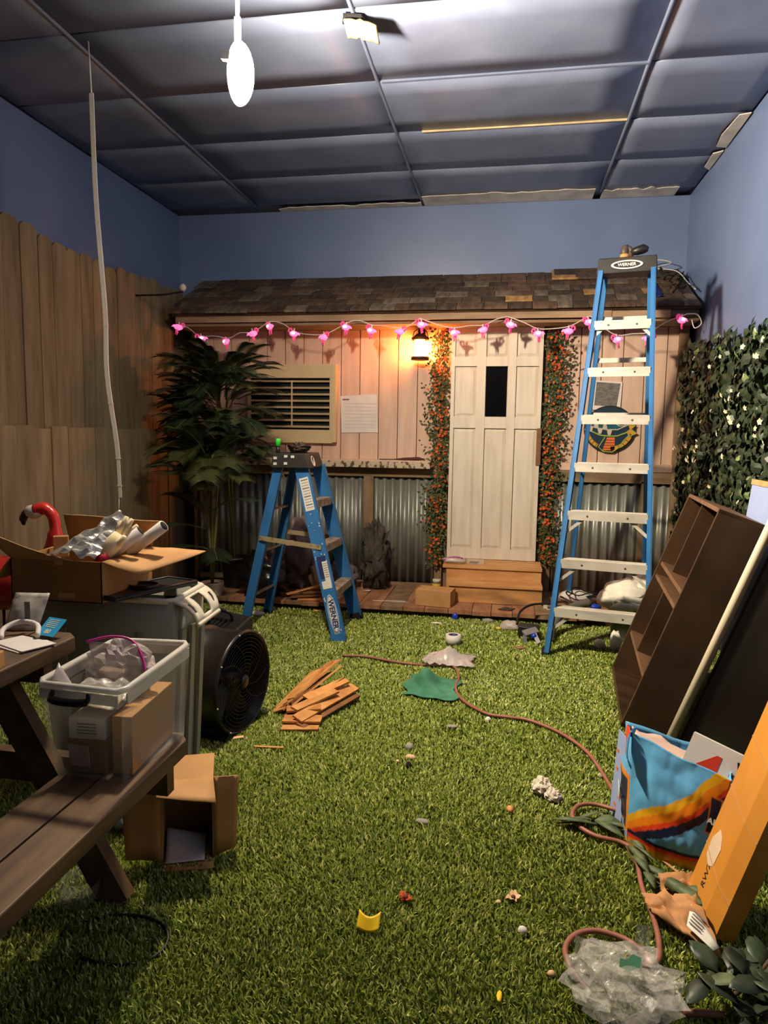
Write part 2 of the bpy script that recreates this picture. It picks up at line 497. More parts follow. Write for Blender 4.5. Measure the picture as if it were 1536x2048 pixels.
# artificial turf: every blade is real geometry, far too many to count
def turf():
    rng = np.random.default_rng(5)
    pts = []
    for (y0, y1, dens) in ((.9, 2.0, 42000), (2.0, 2.9, 36000), (2.9, 3.9, 24000), (3.9, 5.0, 15000)):
        x0, x1 = (-1.9, 1.33) if y1 < 2.1 else (-2.2, 1.33)
        if y1 > 3: x0, x1 = -2.75, 1.33
        n = int((x1 - x0) * (y1 - y0) * dens)
        pts.append(np.stack([rng.uniform(x0, x1, n), rng.uniform(y0, y1, n), np.full(n, y0)], 1))
    p = np.concatenate(pts)
    p = p[~((p[:, 1] > 4.88) & (p[:, 0] > -2.3))]
    n = len(p)
    patch = np.array([noise.noise(V((a * 2.6, b * 2.6, 0))) + .6 * noise.noise(V((a * 9, b * 9, 4))) for a, b in zip((p[:, 0] * 25).round() / 25, (p[:, 1] * 25).round() / 25)])
    far = np.clip((p[:, 1] - 1.2) / 3.5, 0, 1)
    h = rng.uniform(.007, .018, n)
    w = rng.uniform(.0018, .0034, n) * (1 + .8 * far)
    az = rng.uniform(0, 2 * np.pi, n)
    nap = 1.9 + 1.2 * patch
    az2 = np.where(rng.random(n) < .55, nap + rng.normal(0, .7, n), az)
    lean = rng.uniform(.25, .95, n) * h * 1.1
    dx, dy = np.cos(az2) * lean, np.sin(az2) * lean
    sx, sy = -np.sin(az2), np.cos(az2)
    b = np.stack([p[:, 0], p[:, 1], np.full(n, -.004)], 1)
    s = np.stack([sx, sy, np.zeros(n)], 1) * w[:, None]
    mid = b + np.stack([dx * .35, dy * .35, h * .62 + .004], 1)
    tip = b + np.stack([dx, dy, h + .004], 1)
    v = np.stack([b - s, b + s, mid + s * .8, mid - s * .8, tip], 1).reshape(-1, 3)
    me = bpy.data.meshes.new('artificial_turf')
    me.vertices.add(len(v)); me.vertices.foreach_set('co', v.astype(np.float32).ravel())
    k = np.arange(n) * 5
    quads = np.stack([k, k + 1, k + 2, k + 3], 1); tris = np.stack([k + 3, k + 2, k + 4], 1)
    loops = np.concatenate([quads.ravel(), tris.ravel()]).astype(np.int32)
    me.loops.add(len(loops)); me.loops.foreach_set('vertex_index', loops)
    me.polygons.add(2 * n)
    me.polygons.foreach_set('loop_start', np.concatenate([np.arange(n) * 4, 4 * n + np.arange(n) * 3]).astype(np.int32))
    me.update(calc_edges=True)
    g = lin((146, 162, 60)); y = lin((204, 204, 116)); d = lin((108, 124, 42))
    t = rng.random(n)
    col = np.where((t < .14)[:, None], np.array(y), np.where((t > .62)[:, None], np.array(d), np.array(g)))
    col = col * (rng.uniform(.8, 1.2, n) * (1 + .12 * patch))[:, None]
    col = np.concatenate([col, np.ones((n, 1))], 1)
    at = me.color_attributes.new('print', 'FLOAT_COLOR', 'POINT')
    at.data.foreach_set('color', np.repeat(col, 5, axis=0).astype(np.float32).ravel())
    me.materials.append(MATS['turf_blade'])
    o = bpy.data.objects.new('artificial_turf', me)
    C.objects.link(o)
    tag(o, 'green artificial turf covering the whole floor', 'turf')
    o['kind'] = 'stuff'
turf()

# ------------------------------------------------------------------ board fence along the left wall
fence = thing('board_fence', 'tall weathered board fence along the dim side wall behind the cartons', 'fence', (-2.86, 3.5, 0))
for row, (z0, z1, xx, m) in enumerate(((0, 1.31, -2.80, 'fence_wood_lower'), (1.22, 2.48, -2.84, 'fence_wood'))):
    y = .9
    while y < 6.0:
        w = R(.135, .165)
        x0 = xx + R(-.006, .006); t = R(.014, .02); zt = z1 + (R(-.03, .03) if row else R(-.012, .012))
        y1 = min(y + w, 6.0)
        pf = [(y + .002, z0), (y1 - .004, z0), (y1 - .004, zt - .03), (y1 - .03, zt), (y + .03, zt), (y + .002, zt - .03)] if row else \
             [(y + .002, z0), (y1 - .004, z0), (y1 - .004, zt), (y + .002, zt)]
        MB().prism(pf, t, frame((x0, 0, 0), (0, 1, 0), (0, 0, 1))).build('board', m, fence)
        y = y1
for z in (.35, 1.0, 1.75, 2.25):
    MB().span((-2.90, .9, z - .04), (-2.862, 6.0, z + .04)).build('rail', 'rough_wood', fence)

# ------------------------------------------------------------------ shack front
HY = 5.66
deck = thing('timber_deck', 'low timber deck of mixed brown planks below the shack front', 'deck', (-.6, 5.3, 0))
x = -2.30
while x < 1.30:
    w = R(.13, .175)
    x1 = min(x + w, 1.30)
    MB().span((x + .002, 4.885 + R(-.012, .012) + (.03 if x > .4 else 0), .035), (x1 - .002, HY + .02, .063 + R(-.002, .002))).build('plank', random.choice(['deck_wood'] * 4 + ['rough_wood_v']), deck)
    x = x1
MB().span((-2.30, 4.925, -.002), (1.30, 4.96, .034)).build('joist', 'dark_stain', deck)
MB().span((-2.30, 5.5, -.002), (1.30, 5.54, .034)).build('joist', 'dark_stain', deck)

shack = thing('shack_front', 'mock beach shack front of pink-beige boards over corrugated metal', 'shack front', (-.6, HY, 0))
x = -2.62
while x < 1.29:
    x1 = min(x + .1575, 1.29)
    if not (x > -.47 and x1 < .26):
        MB().span((x + .0035, HY + R(-.002, .002), 1.03), (x1 - .0035, HY + .018, 2.28)).build('siding_board', 'siding', shack)
    x = x1
MB().span((-2.62, HY + .018, .02), (1.29, HY + .03, 2.28)).build('backing_panel', 'groove_brown', shack)
# side walls that close the shack to the back wall
MB().span((1.27, HY, .02), (1.30, YB - .01, 2.28)).build('side_panel', 'rough_wood_v', shack)
MB().span((-2.66, HY, .02), (-2.63, YB - .01, 2.28)).build('side_panel', 'rough_wood_v', shack)
def corrugated(x0, x1, z0, z1, y):
    n = int((x1 - x0) / .0085)
    return MB().sheet(lambda u, v: (x0 + (x1 - x0) * u, y + .011 * math.cos(2 * math.pi * (x0 + (x1 - x0) * u) / .068), z0 + (z1 - z0) * v), n, 1)
for a, b in ((-2.60, -1.16), (-1.10, -.50), (.30, 1.035), (1.06, 1.24)):
    corrugated(a, b, .065, .965, HY + .002).build('corrugated_sheet', 'galvanised', shack, solid=.002)
MB().span((-1.155, HY - .035, .063), (-1.073, HY - .012, .955)).build('post', 'rough_wood_v', shack)
MB().span((1.02, HY - .035, .063), (1.07, HY - .012, .965)).build('post', 'rough_wood_v', shack)
MB().span((-.56, HY - .035, .063), (-.50, HY - .012, .95)).build('post', 'rough_wood_v', shack)
MB().span((.30, HY - .035, .063), (.36, HY - .012, .95)).build('post', 'rough_wood_v', shack)
MB().span((-2.60, HY - .035, .955), (-.50, HY - .012, 1.03)).build('rail', 'rough_wood', shack)
MB().span((.30, HY - .035, .952), (1.25, HY - .012, 1.038)).build('rail', 'rough_wood', shack)
MB().span((.30, HY - .03, 1.042), (1.245, HY - .004, 1.10)).build('rail', 'siding', shack, label='pale board below the siding')
MB().span((-2.60, HY - .03, .045), (-.50, HY - .012, .085)).build('rail', 'rough_wood', shack)
MB().span((1.235, HY - .04, .06), (1.30, HY - .004, 2.28)).build('corner_post', 'rough_wood_v', shack)
MB().span((.245, HY - .03, .06), (.285, HY - .004, 2.28)).build('door_post', 'dark_stain', shack)
# ledge with peeling paint
ledge = thing('counter_ledge', 'narrow counter ledge with peeling paint below the shutter', 'ledge', (-1.5, HY - .08, 1.03))
MB().span((-2.30, HY - .13, 1.075), (-.60, HY - .004, 1.092)).build('ledge_top', 'siding', ledge)
MB().span((-2.30, HY - .135, 1.032), (-.60, HY - .118, 1.082)).build('ledge_edge', 'peeling', ledge)
t = thing('dark_umbrella', 'furled dark red umbrella lying on the counter ledge beside the door vine', 'umbrella', (-.78, HY - .07, 1.093))
MB().tube([(-.90, HY - .07, 1.099), (-.82, HY - .072, 1.104), (-.70, HY - .075, 1.108), (-.66, HY - .076, 1.104)], [.004, .010, .014, .006], n=8).build('furled_cover', 'umbrella_red', t)
MB().tube([(-1.02, HY - .068, 1.098), (-.90, HY - .07, 1.099)], .004, n=6).build('shaft', 'cord_black', t)
# fascia and roof
roof = thing('shingle_roof', 'lean-to roof of mixed brown cedar shingles over the shack', 'roof', (-.7, 5.34, 2.15))
MB().span((-2.64, 5.335, 2.155), (-.60, 5.365, 2.222)).build('fascia_board', 'fascia_wood', roof)
MB().span((-.60, 5.328, 2.157), (.70, 5.360, 2.226)).build('fascia_board', 'fascia_wood', roof)
MB().span((.70, 5.335, 2.150), (1.10, 5.365, 2.214)).build('fascia_board', 'fascia_wood', roof)
MB().span((1.10, 5.34, 2.152), (1.29, 5.37, 2.218)).build('fascia_board', 'dark_stain', roof)
RA = (5.31, 2.222); RB = (6.04, 2.60)
sl = V((0, RB[0] - RA[0], RB[1] - RA[1])).normalized(); up = V((0, -sl.z, sl.y))
MB().hexa([V((-2.66, *RA)) + up * -.02, V((1.30, *RA)) + up * -.02, V((1.30, *RB)) + up * -.02, V((-2.66, *RB)) + up * -.02,
           V((-2.66, *RA)) + up * -.002, V((1.30, *RA)) + up * -.002, V((1.30, *RB)) + up * -.002, V((-2.66, *RB)) + up * -.002]).build('roof_deck', 'dark_stain', roof)
MB().span((-2.66, 5.365, 2.13), (1.30, HY, 2.15)).build('soffit', 'rough_wood', roof)
shm = {}
for k in range(4):
    w, t = (.11, .145, .175, .20)[k], .018
    for m in ('shingle_dark', 'shingle_red', 'shingle_tan', 'shingle_grey'):
        b = MB(); b.add([(0, 0, 0), (w - .004, 0, 0), (w - .004, .24, 0), (0, .24, 0), (0, 0, t), (w - .004, 0, t), (w - .004, .24, .003), (0, .24, .003)], HEX)
        shm[k, m] = b.mesh('shingle', m)
def shingle(k, m, x, d, lift, tw):
    o = V((x, *RA)) + sl * d + up * (.004 + lift)
    M = Matrix(((1, 0, 0, o.x), (0, sl.y, up.y, o.y), (0, sl.z, up.z, o.z), (0, 0, 0, 1)))
    inst('shingle', shm[k, m], roof, M @ Matrix.Rotation(math.radians(tw), 4, 'Z') @ Matrix.Rotation(math.radians(1.8), 4, 'X'))
for r in range(6):
    x = -2.67 - R(0, .08)
    while x < 1.26:
        k = random.choice((0, 1, 1, 2, 2, 3)); w = (.11, .145, .175, .20)[k]
        q = random.random()
        m = 'shingle_tan' if (q < .16 and r in (1, 2) and x > -.4) else 'shingle_red' if q < .3 else 'shingle_grey' if q < .45 else 'shingle_dark'
        if x > -2.8 and x + w < 1.33:
            shingle(k, m, x, -.02 + r * .128 + R(-.006, .006), .0015 * r + R(0, .004), R(-1, 1))
        x += w
for i, (x, d) in enumerate(((.30, .60), (.48, .60), (.63, .61), (.32, .68), (.50, .69), (.70, .67), (.85, .64))):
    shingle((3, 2, 2, 3, 2, 1, 2)[i], ('shingle_tan', 'shingle_dark', 'shingle_red', 'shingle_dark', 'shingle_red', 'shingle_dark', 'shingle_grey')[i], x, d, .03, R(-3, 3))

# louvred shutter window
win = thing('louvred_shutter', 'cream louvred shutter in the shack wall beside the palms', 'shutter', (-1.78, HY, 1.2))
x0, x1, z0, z1 = -2.13, -1.445, 1.327, 1.747
MB().span((-2.15, HY - .045, z0 - .11), (-1.42, HY - .002, z0)).build('frame_rail', 'cream_paint', win, bevel=.003)
MB().span((-2.15, HY - .045, z1), (-1.42, HY - .002, z1 + .11)).build('frame_rail', 'cream_paint', win, bevel=.003)
MB().span((-2.15, HY - .045, z0), (x0, HY - .002, z1)).build('frame_stile', 'cream_paint', win)
MB().span((x1, HY - .045, z0), (-1.42, HY - .002, z1)).build('frame_stile', 'cream_paint', win)
MB().span((-1.42, HY - .06, z0 - .10), (-1.39, HY - .002, z1 + .11)).build('frame_edge', 'cream_paint', win)
MB().span((x0, HY - .004, z0), (x1, HY - .002, z1)).build('dark_back', 'dark_inside', win)  # near-black sheet stands in for the unlit interior behind the slats
for i in range(8):
    z = z0 + .025 + i * (z1 - z0 - .05) / 7
    MB().box(((x0 + x1) / 2, HY - .028, z), (x1 - x0, .036, .007), rot('X', 18)).build('slat', 'cream_paint', win)
MB().span((-1.768, HY - .055, z0 + .03), (-1.758, HY - .048, z1 - .02)).build('tilt_rod', 'cream_paint', win)
# ------------------------------------------------------------------ door and steps
DY = 5.58
door = thing('panelled_door', 'white panelled door with a small dark window above the wooden steps', 'door', (-.1, DY, .30))
DXL, DXR, DZ0, DZ1 = -.456, .245, .318, 2.19
cols = [(-.427, -.256), (-.186, -.018), (.046, .218)]
rows = [(1.908, 2.09), (1.447, 1.836), (.405, 1.357)]
MB().span((DXL, DY + .02, DZ0), (DXR, DY + .045, DZ1)).build('core', 'door_paint', door)
xe = [DXL] + [v for c in cols for v in c] + [DXR]
for i in range(0, 8, 2):
    MB().span((xe[i], DY, DZ0), (xe[i + 1], DY + .02, DZ1)).build('stile', 'door_paint', door, bevel=.002)
ze = [DZ0] + [rows[2][0], rows[2][1], rows[1][0], rows[1][1], rows[0][0], rows[0][1]] + [DZ1]
for c in cols:
    for i in range(0, 8, 2):
        MB().span((c[0], DY, ze[i]), (c[1], DY + .02, ze[i + 1])).build('cross_rail', 'door_paint', door)
for ri, rw in enumerate(rows):
    for ci, c in enumerate(cols):
        if ri == 1 and ci == 1:
            MB().span((c[0] + .004, DY + .012, rw[0]), (c[1] - .004, DY + .019, rw[1])).build('glass', 'black_glass', door, label='narrow dark glass pane')
            continue
        MB().add([(c[0], DY + .02, rw[0]), (c[1], DY + .02, rw[0]), (c[1], DY + .02, rw[1]), (c[0], DY + .02, rw[1]),
                  (c[0] + .025, DY + .009, rw[0] + .025), (c[1] - .025, DY + .009, rw[0] + .025), (c[1] - .025, DY + .009, rw[1] - .025), (c[0] + .025, DY + .009, rw[1] - .025)],
                 [(0, 1, 5, 4), (1, 2, 6, 5), (2, 3, 7, 6), (3, 0, 4, 7), (4, 5, 6, 7)]).build('panel', 'door_paint', door)
MB().span((DXR - .028, DY - .012, 1.078), (DXR + .008, DY + .004, 1.362)).build('lock_strip', 'brown_hardware', door, label='bare brown wood strip on the door edge')

steps = thing('wooden_steps', 'two-step unpainted wooden stairs in front of the white door', 'steps', (-.07, 5.3, .063))
MB().span((-.395, 5.135, .065), (.283, 5.158, .185)).build('riser', 'step_wood_worn', steps, bevel=.002)
MB().span((-.40, 5.12, .186), (.285, 5.31, .206)).build('tread', 'step_wood', steps, bevel=.002)
MB().span((-.43, 5.29, .065), (.281, 5.312, .292)).build('riser', 'step_wood', steps, bevel=.002)
MB().span((-.46, 5.275, .293), (.285, 5.60, .314)).build('tread', 'step_wood', steps, bevel=.002)
MB().span((.262, 5.14, .065), (.284, 5.31, .185)).build('side_board', 'step_wood_worn', steps)
MB().span((.262, 5.312, .065), (.284, 5.60, .292)).build('side_board', 'step_wood_worn', steps)
MB().span((-.43, 5.312, .065), (-.408, 5.60, .292)).build('side_board', 'step_wood_worn', steps)
MB().span((-.395, 5.158, .065), (-.375, 5.29, .185)).build('side_board', 'step_wood_worn', steps)

# ------------------------------------------------------------------ things on the shack wall
p = thing('lined_notice', 'white lined notice sheet pinned to the boards beside the shutter', 'paper', (-1.2, HY - .012, 1.3))
MB().hexa([(-1.352, HY - .006, 1.306), (-1.047, HY - .006, 1.312), (-1.047, HY - .003, 1.312), (-1.352, HY - .003, 1.306),
           (-1.362, HY - .010, 1.604), (-1.058, HY - .010, 1.622), (-1.058, HY - .007, 1.622), (-1.362, HY - .007, 1.604)]).build('sheet', 'paper_white', p)
MB().box((-1.315, HY - .0115, 1.577), (.055, .001, .010)).build('heading', 'paper_ink', p, label='small dark heading')
for i in range(8):
    z = 1.545 - i * .028
    MB().box((-1.20, HY - .0108 + .0004 * i, z), (.27, .001, .0018)).build('ruled_line', 'pale_line', p)
p = thing('grey_print_sheet', 'white sheet with a square grey print pinned above the painted plaque', 'paper', (.74, HY - .01, 1.5))
MB().hexa([(.627, HY - .012, 1.512), (.838, HY - .012, 1.498), (.838, HY - .010, 1.498), (.627, HY - .010, 1.512),
           (.638, HY - .012, 1.735), (.846, HY - .012, 1.722), (.846, HY - .010, 1.722), (.638, HY - .010, 1.735)]).build('sheet', 'paper_white', p)
MB().hexa([(.645, HY - .0135, 1.545), (.810, HY - .0135, 1.533), (.810, HY - .012, 1.533), (.645, HY - .012, 1.545),
           (.655, HY - .0135, 1.722), (.832, HY - .0135, 1.710), (.832, HY - .012, 1.710), (.655, HY - .012, 1.722)]).build('print', 'grey_print', p)

# painted serpent plaque
q = thing('painted_plaque', 'round painted wooden plaque with teal bands, teeth and orange scales', 'plaque', (.77, HY - .03, 1.19))
PM = frame((.765, HY - .012, 1.365), (1, 0, 0), (0, 0, 1))          # local x right, y up, z toward the room
def pl(poly, z, t, m, name):
    MB().prism(poly, t, PM @ Matrix.Translation((0, 0, z))).build(name, m, q)
def arc(cx, cy, r, a0, a1, n=20, ry=None):
    return [(cx + r * math.cos(math.radians(a0 + (a1 - a0) * i / n)), cy + (ry or r) * math.sin(math.radians(a0 + (a1 - a0) * i / n))) for i in range(n + 1)]
def band(pts, w):
    a, b = [], []
    for i, pnt in enumerate(pts):
        d = V((*pts[min(i + 1, len(pts) - 1)], 0)) - V((*pts[max(i - 1, 0)], 0)); n = V((-d.y, d.x, 0)).normalized() * w / 2
        a.append((pnt[0] + n.x, pnt[1] + n.y)); b.append((pnt[0] - n.x, pnt[1] - n.y))
    return a + b[::-1]
pl(arc(0, 0, .19, 0, 360, 40, .178)[:-1], 0, .012, 'plaque_black', 'board')
pl(arc(0, .01, .180, 10, 170, 20, .155) + arc(0, .0, .182, 190, 350, 20, .166), .012, .003, 'plaque_navy', 'ground_colour')
pl([(-.178, .02), (-.172, .09), (-.12, .105), (.05, .11), (.13, .085), (.10, .03), (.04, -.005), (-.06, .0), (-.12, .02)][::-1], .0152, .003, 'plaque_teal', 'snout')
pl(band([(-.175, .03), (-.11, .01), (-.02, -.006), (.06, -.004), (.13, .03), (.165, .06)], .008)[::-1], .0185, .003, 'plaque_cream', 'lip_line')
pl(band([(-.185, -.005), (-.13, -.02), (-.07, -.048), (.0, -.055), (.06, -.052), (.14, -.02)], .009)[::-1], .0185, .003, 'plaque_lime', 'jaw_line')
for tx, ty, s in ((-.155, .045, 1), (-.10, .03, 1), (-.035, .018, 1), (-.14, .0, -1), (-.07, -.018, -1), (.0, -.028, -1)):
    MB().prism([(tx - .019, ty - s * .018), (tx + .019, ty - s * .018), (tx + .010, ty + s * .020), (tx - .010, ty + s * .020)][::s], .004, PM @ Matrix.Translation((0, 0, .019))).build('tooth', 'plaque_cream', q)
pl([(-.015, -.066), (-.045, -.165), (.045, -.162), (.042, -.064)], .0152, .004, 'plaque_orange', 'belly')
for i in range(4):
    yy = -.082 - i * .021
    pl([(-.022 - i * .006, yy), (.042, yy), (.042, yy - .004), (-.023 - i * .006, yy - .004)][::-1], .0195, .001, 'plaque_black', 'belly_scale')
pl(band(arc(0, .0, .165, 185, 240, 14, .15), .026), .0152, .004, 'plaque_gold', 'rim_scales')
pl(band(arc(0, .0, .165, 275, 345, 14, .15), .026), .0152, .004, 'plaque_gold', 'rim_scales')
for a in (192, 203, 214, 225, 236, 282, 296, 310, 324, 338):
    c_, s_ = math.cos(math.radians(a)), math.sin(math.radians(a))
    MB(PM @ Matrix.Translation((.165 * c_, .15 * s_, .0192)) @ Matrix.Rotation(math.radians(a), 4, 'Z')).box((0, 0, .001), (.024, .004, .002)).build('scale_mark', 'plaque_black', q)
pl(band([(-.03, -.06), (-.075, -.14), (-.04, -.172), (.03, -.176), (.075, -.14), (.105, -.09), (.15, -.04)], .007), .0195, .002, 'plaque_lime', 'outline')
pl([(.135, .035), (.19, .025), (.165, .0), (.20, -.03), (.145, -.055), (.125, -.02), (.15, .0)][::-1], .0152, .004, 'plaque_gold', 'feathers')
pl(band([(.13, .04), (.19, .028), (.158, .0), (.20, -.03), (.145, -.055)], .008), .0195, .003, 'plaque_lime', 'feather_outline')
pl(band(arc(.085, .045, .035, -30, 330, 16, .022), .007), .0185, .003, 'plaque_cream', 'eye_ring')

# lantern
lan = thing('wall_lantern', 'glowing iron lantern on the shack wall beside the door', 'lantern', (-.702, 5.56, 1.88))
LM = Matrix.Translation((-.702, 5.56, 0))
MB(LM).lathe([(.066, 1.882), (.072, 1.882), (.072, 1.905), (.060, 1.905)], 24).build('base_ring', 'iron_brown', lan)
MB(LM).lathe([(.060, 1.906), (.060, 2.035)], 24, cap=False).build('glass', 'lantern_glass', lan)
MB(LM).lathe([(.001, 1.908), (.044, 1.912), (.048, 1.96), (.047, 2.0), (.040, 2.03), (.001, 2.034)], 16).build('bulb', 'lantern_glow', lan)
MB(LM).lathe([(.070, 2.036), (.070, 2.054), (.055, 2.062), (.03, 2.085), (.014, 2.09), (.014, 2.115), (.001, 2.118)], 24).build('hood', 'iron_brown', lan)
MB().tube([(-.702 + .062, 5.56, 2.05), (-.702 + .05, 5.56, 2.10), (-.702, 5.56, 2.135), (-.702 - .05, 5.56, 2.10), (-.702 - .062, 5.56, 2.05)], .004).build('bail', 'iron_brown', lan)
MB().tube([(-.702, 5.56, 2.13), (-.702, 5.60, 2.14), (-.702, 5.645, 2.125)], .006).span((-.73, 5.642, 2.07), (-.674, 5.657, 2.15)).build('bracket', 'iron_brown', lan)
for a in (45, 135, 225, 315):
    c_, s_ = math.cos(math.radians(a)), math.sin(math.radians(a))
    MB().tube([(-.702 + .068 * c_, 5.56 + .068 * s_, 1.90), (-.702 + .068 * c_, 5.56 + .068 * s_, 2.04)], .003).build('cage_rod', 'iron_brown', lan)

# flamingo string lights
sl_ = thing('flamingo_string_lights', 'string of glowing pink flamingo lights hung below the roof edge', 'string lights', (-.7, 5.30, 2.0))
cord = [(-2.625, 2.143), (-2.528, 2.115), (-2.423, 2.048), (-2.298, 2.047), (-2.182, 2.031), (-2.09, 2.068), (-1.988, 2.071), (-1.926, 2.109), (-1.841, 2.15), (-1.744, 2.137), (-1.644, 2.072), (-1.505, 2.048), (-1.406, 2.054), (-1.308, 2.098), (-1.211, 2.142), (-1.125, 2.148), (-1.036, 2.117), (-0.94, 2.109), (-0.826, 2.093), (-0.751, 2.114), (-0.684, 2.157), (-0.639, 2.149), (-0.526, 2.111), (-0.421, 2.088), (-0.304, 2.105), (-0.202, 2.108), (-0.123, 2.142), (-0.052, 2.163), (-0.008, 2.159), (0.093, 2.118), (0.184, 2.078), (0.29, 2.077), (0.395, 2.087), (0.464, 2.117), (0.548, 2.162), (0.62, 2.098), (0.734, 2.027), (0.846, 2.036), (0.954, 2.042), (1.061, 2.11), (1.158, 2.15), (1.207, 2.167)]
MB().tube(smooth_path([(x, 5.31 + .01 * math.sin(i * 2.1), z) for i, (x, z) in enumerate(cord)], 3), .004, n=5).build('cord', 'cord_white', sl_)
MB().tube(smooth_path([(1.207, 5.31, 2.167), (1.27, 5.30, 2.16), (1.30, 5.30, 2.10), (1.26, 5.31, 2.07), (1.24, 5.32, 2.13)], 5), .004, n=5).build('cord_loop', 'cord_white', sl_)
flam = [(-2.6, 2.116), (-2.407, 2.025), (-2.203, 2.0), (-1.98, 2.06), (-1.845, 2.112), (-1.652, 2.057), (-1.413, 2.028), (-1.241, 2.101), (-1.047, 2.073), (-0.822, 2.063), (-0.664, 2.113), (-0.417, 2.052), (-0.204, 2.072), (-0.01, 2.105), (0.189, 2.039), (0.403, 2.055), (0.54, 2.117), (0.742, 1.992), (0.956, 1.997), (1.17, 2.123)]
bb = MB(); bb.blob((0, 0, 0), (.034, .022, .023), 1, .12, 2, 12, 8); bb.tube([(.028, 0, .004), (.042, 0, .002), (.05, 0, -.006)], [.014, .008, .002]); ME_B = bb.mesh('flamingo_light', 'pink_glow')
bb = MB(); bb.blob((0, -.017, .003), (.017, .008, .012), 1, .05, 2, 10, 6); ME_H = bb.mesh('bulb', 'pink_hot')
bb = MB(); bb.tube(smooth_path([(-.026, 0, .004), (-.044, 0, .016), (-.036, 0, .036), (-.022, 0, .034), (-.024, 0, .022)], 3), [.007] * 9 + [.009, .010, .007, .003]); ME_N = bb.mesh('neck', 'pink_plastic')
bb = MB(); bb.tube([(.004, 0, -.018), (-.002, .0, -.042), (.004, 0, -.062)], [.008, .006, .005]).tube([(.012, .008, -.018), (.010, .008, -.045), (.016, .008, -.056)], [.007, .005, .004]); ME_L = bb.mesh('legs', 'pink_plastic')
bb = MB(); bb.tube([(0, 0, .02), (0, 0, .042)], .006); ME_S = bb.mesh('socket', 'cord_white')
for i, (x, z) in enumerate(flam):
    fl = 1 if i % 3 else -1
    M = Matrix.Translation((x, 5.30, z)) @ Matrix.Rotation(math.radians(R(-35, 35) + (180 if fl < 0 else 0)), 4, 'Z') @ Matrix.Rotation(math.radians(R(-14, 14)), 4, 'Y')
    f = bpy.data.objects.new('flamingo_light', ME_B); C.objects.link(f); f.parent = sl_
    f.location = V((x, 5.30, z)) - wpos(sl_); f.rotation_euler = M.to_euler()
    for nm, me in (('bulb', ME_H), ('neck', ME_N), ('legs', ME_L), ('socket', ME_S)):
        c = bpy.data.objects.new(nm, me); C.objects.link(c); c.parent = f

# cords lying on the roof, small camera, tarp, dry branch
def onroof(x, d, h=.02):
    o = V((x, *RA)) + sl * d + up * h
    return o
one(MB().tube(smooth_path([onroof(-2.0, .55), onroof(-1.75, .40), onroof(-1.62, .46), onroof(-1.45, .58), onroof(-1.25, .74), onroof(-.9, .80), onroof(-.4, .79), onroof(.1, .80), onroof(.3, .79)], 4), .004, n=5),
    'roof_cord', 'cord_white', 'thin white cord lying across the roof shingles', 'cord')
one(MB().tube(smooth_path([onroof(.92, .66, .05), onroof(1.0, .74, .09), onroof(1.10, .78, .12), onroof(1.2, .72, .11), onroof(1.08, .70, .08), onroof(1.22, .60, .08), onroof(1.27, .40, .05), onroof(1.29, .22, .05)], 5), .004, n=5),
    'light_cord', 'cord_white', 'tangled pale cord on the roof corner behind the tall ladder', 'cord')
t = thing('security_camera', 'small pale camera fixed near the wall corner above the palms', 'camera', (-2.44, 5.05, 2.33))
MB().blob((-2.44, 5.06, 2.37), (.025, .025, .028), 2, .05).build('dome', 'cord_white', t)
MB().tube([(-2.44, 5.06, 2.34), (-2.60, 5.06, 2.32), (-2.83, 5.06, 2.32)], .007).build('arm', 'hole_dark', t)
mb = MB()
mb.sheet(lambda u, v: tuple(onroof(.99 + .07 * u, .12 + .34 * v, .035 + .02 * noise.noise(V((u * 4, v * 4, 0))))), 5, 8)
one(mb, 'blue_tarp', 'tarp_navy', 'scrap of dark blue plastic lying on the roof', 'plastic', solid=.004)
br = thing('dry_branch', 'bunch of dark dry foliage on the roof corner against the wall', 'branch', tuple(onroof(1.2, .5, .03)))
mb = MB()
for i in range(60):
    p0 = onroof(R(1.10, 1.27), R(.2, .72), R(.02, .07)); a = R(0, 6.28); l = R(.04, .09)
    d = V((math.cos(a) * .6, math.sin(a), R(-.1, .5))).normalized() * l; s = V((-math.sin(a), math.cos(a), R(-.5, .5))) * .010
    q1 = p0 + d
    q1.x = min(q1.x, 1.325)
    mb.add([p0, p0 + d * .5 + s, q1, p0 + d * .5 - s], [(0, 1, 2, 3)])
mb.build('leaves', 'leaf_dark', br, kind='stuff')
MB().tube([onroof(1.12, .2, .04), onroof(1.2, .45, .05), onroof(1.25, .7, .06)], .006).build('stem', 'vine_stem', br)

# ------------------------------------------------------------------ hanging lamp and hanging light strip
lp = thing('hanging_lamp', 'round bright LED work lamp hanging from the ceiling', 'lamp', (-1.079, 2.75, 2.684))
nrm = V((.96, .08, -.12)).normalized()
LX = V((0, 0, 1)).cross(nrm).normalized()
LF = frame((-1.079, 2.75, 2.684), LX, z=nrm)
MB(LF).lathe([(.110 * math.cos(a), .001 + .050 * math.sin(a)) for a in np.linspace(0, 1.56, 10)], 32, cap=False).build('diffuser', 'lamp_glow', lp, label='glowing domed diffuser')
MB(LF).lathe([(.001, -.030)] + [(.110 * math.cos(a), 0 - .030 * math.sin(a)) for a in np.linspace(1.5, 0, 8)], 32, cap=False).build('back_diffuser', 'lamp_back_glow', lp)
for s_ in (-1, 1):
    MB(LF).box((s_ * .125, 0, -.01), (.022, .028, .03)).build('side_lug', 'lamp_shell', lp)
MB().span((-1.094, 2.742, 2.79), (-1.072, 2.758, 2.89)).build('hanger_plate', 'lamp_shell', lp)
MB().tube([(-1.083, 2.75, 2.885), (-1.083, 2.75, 3.19)], .008).build('hanging_cord', 'cord_white', lp)
MB().lathe([(.03, 0), (.03, .008), (.012, .014)], 16, Matrix.Translation((-1.083, 2.75, 3.178))).build('ceiling_hook', 'lamp_shell', lp)

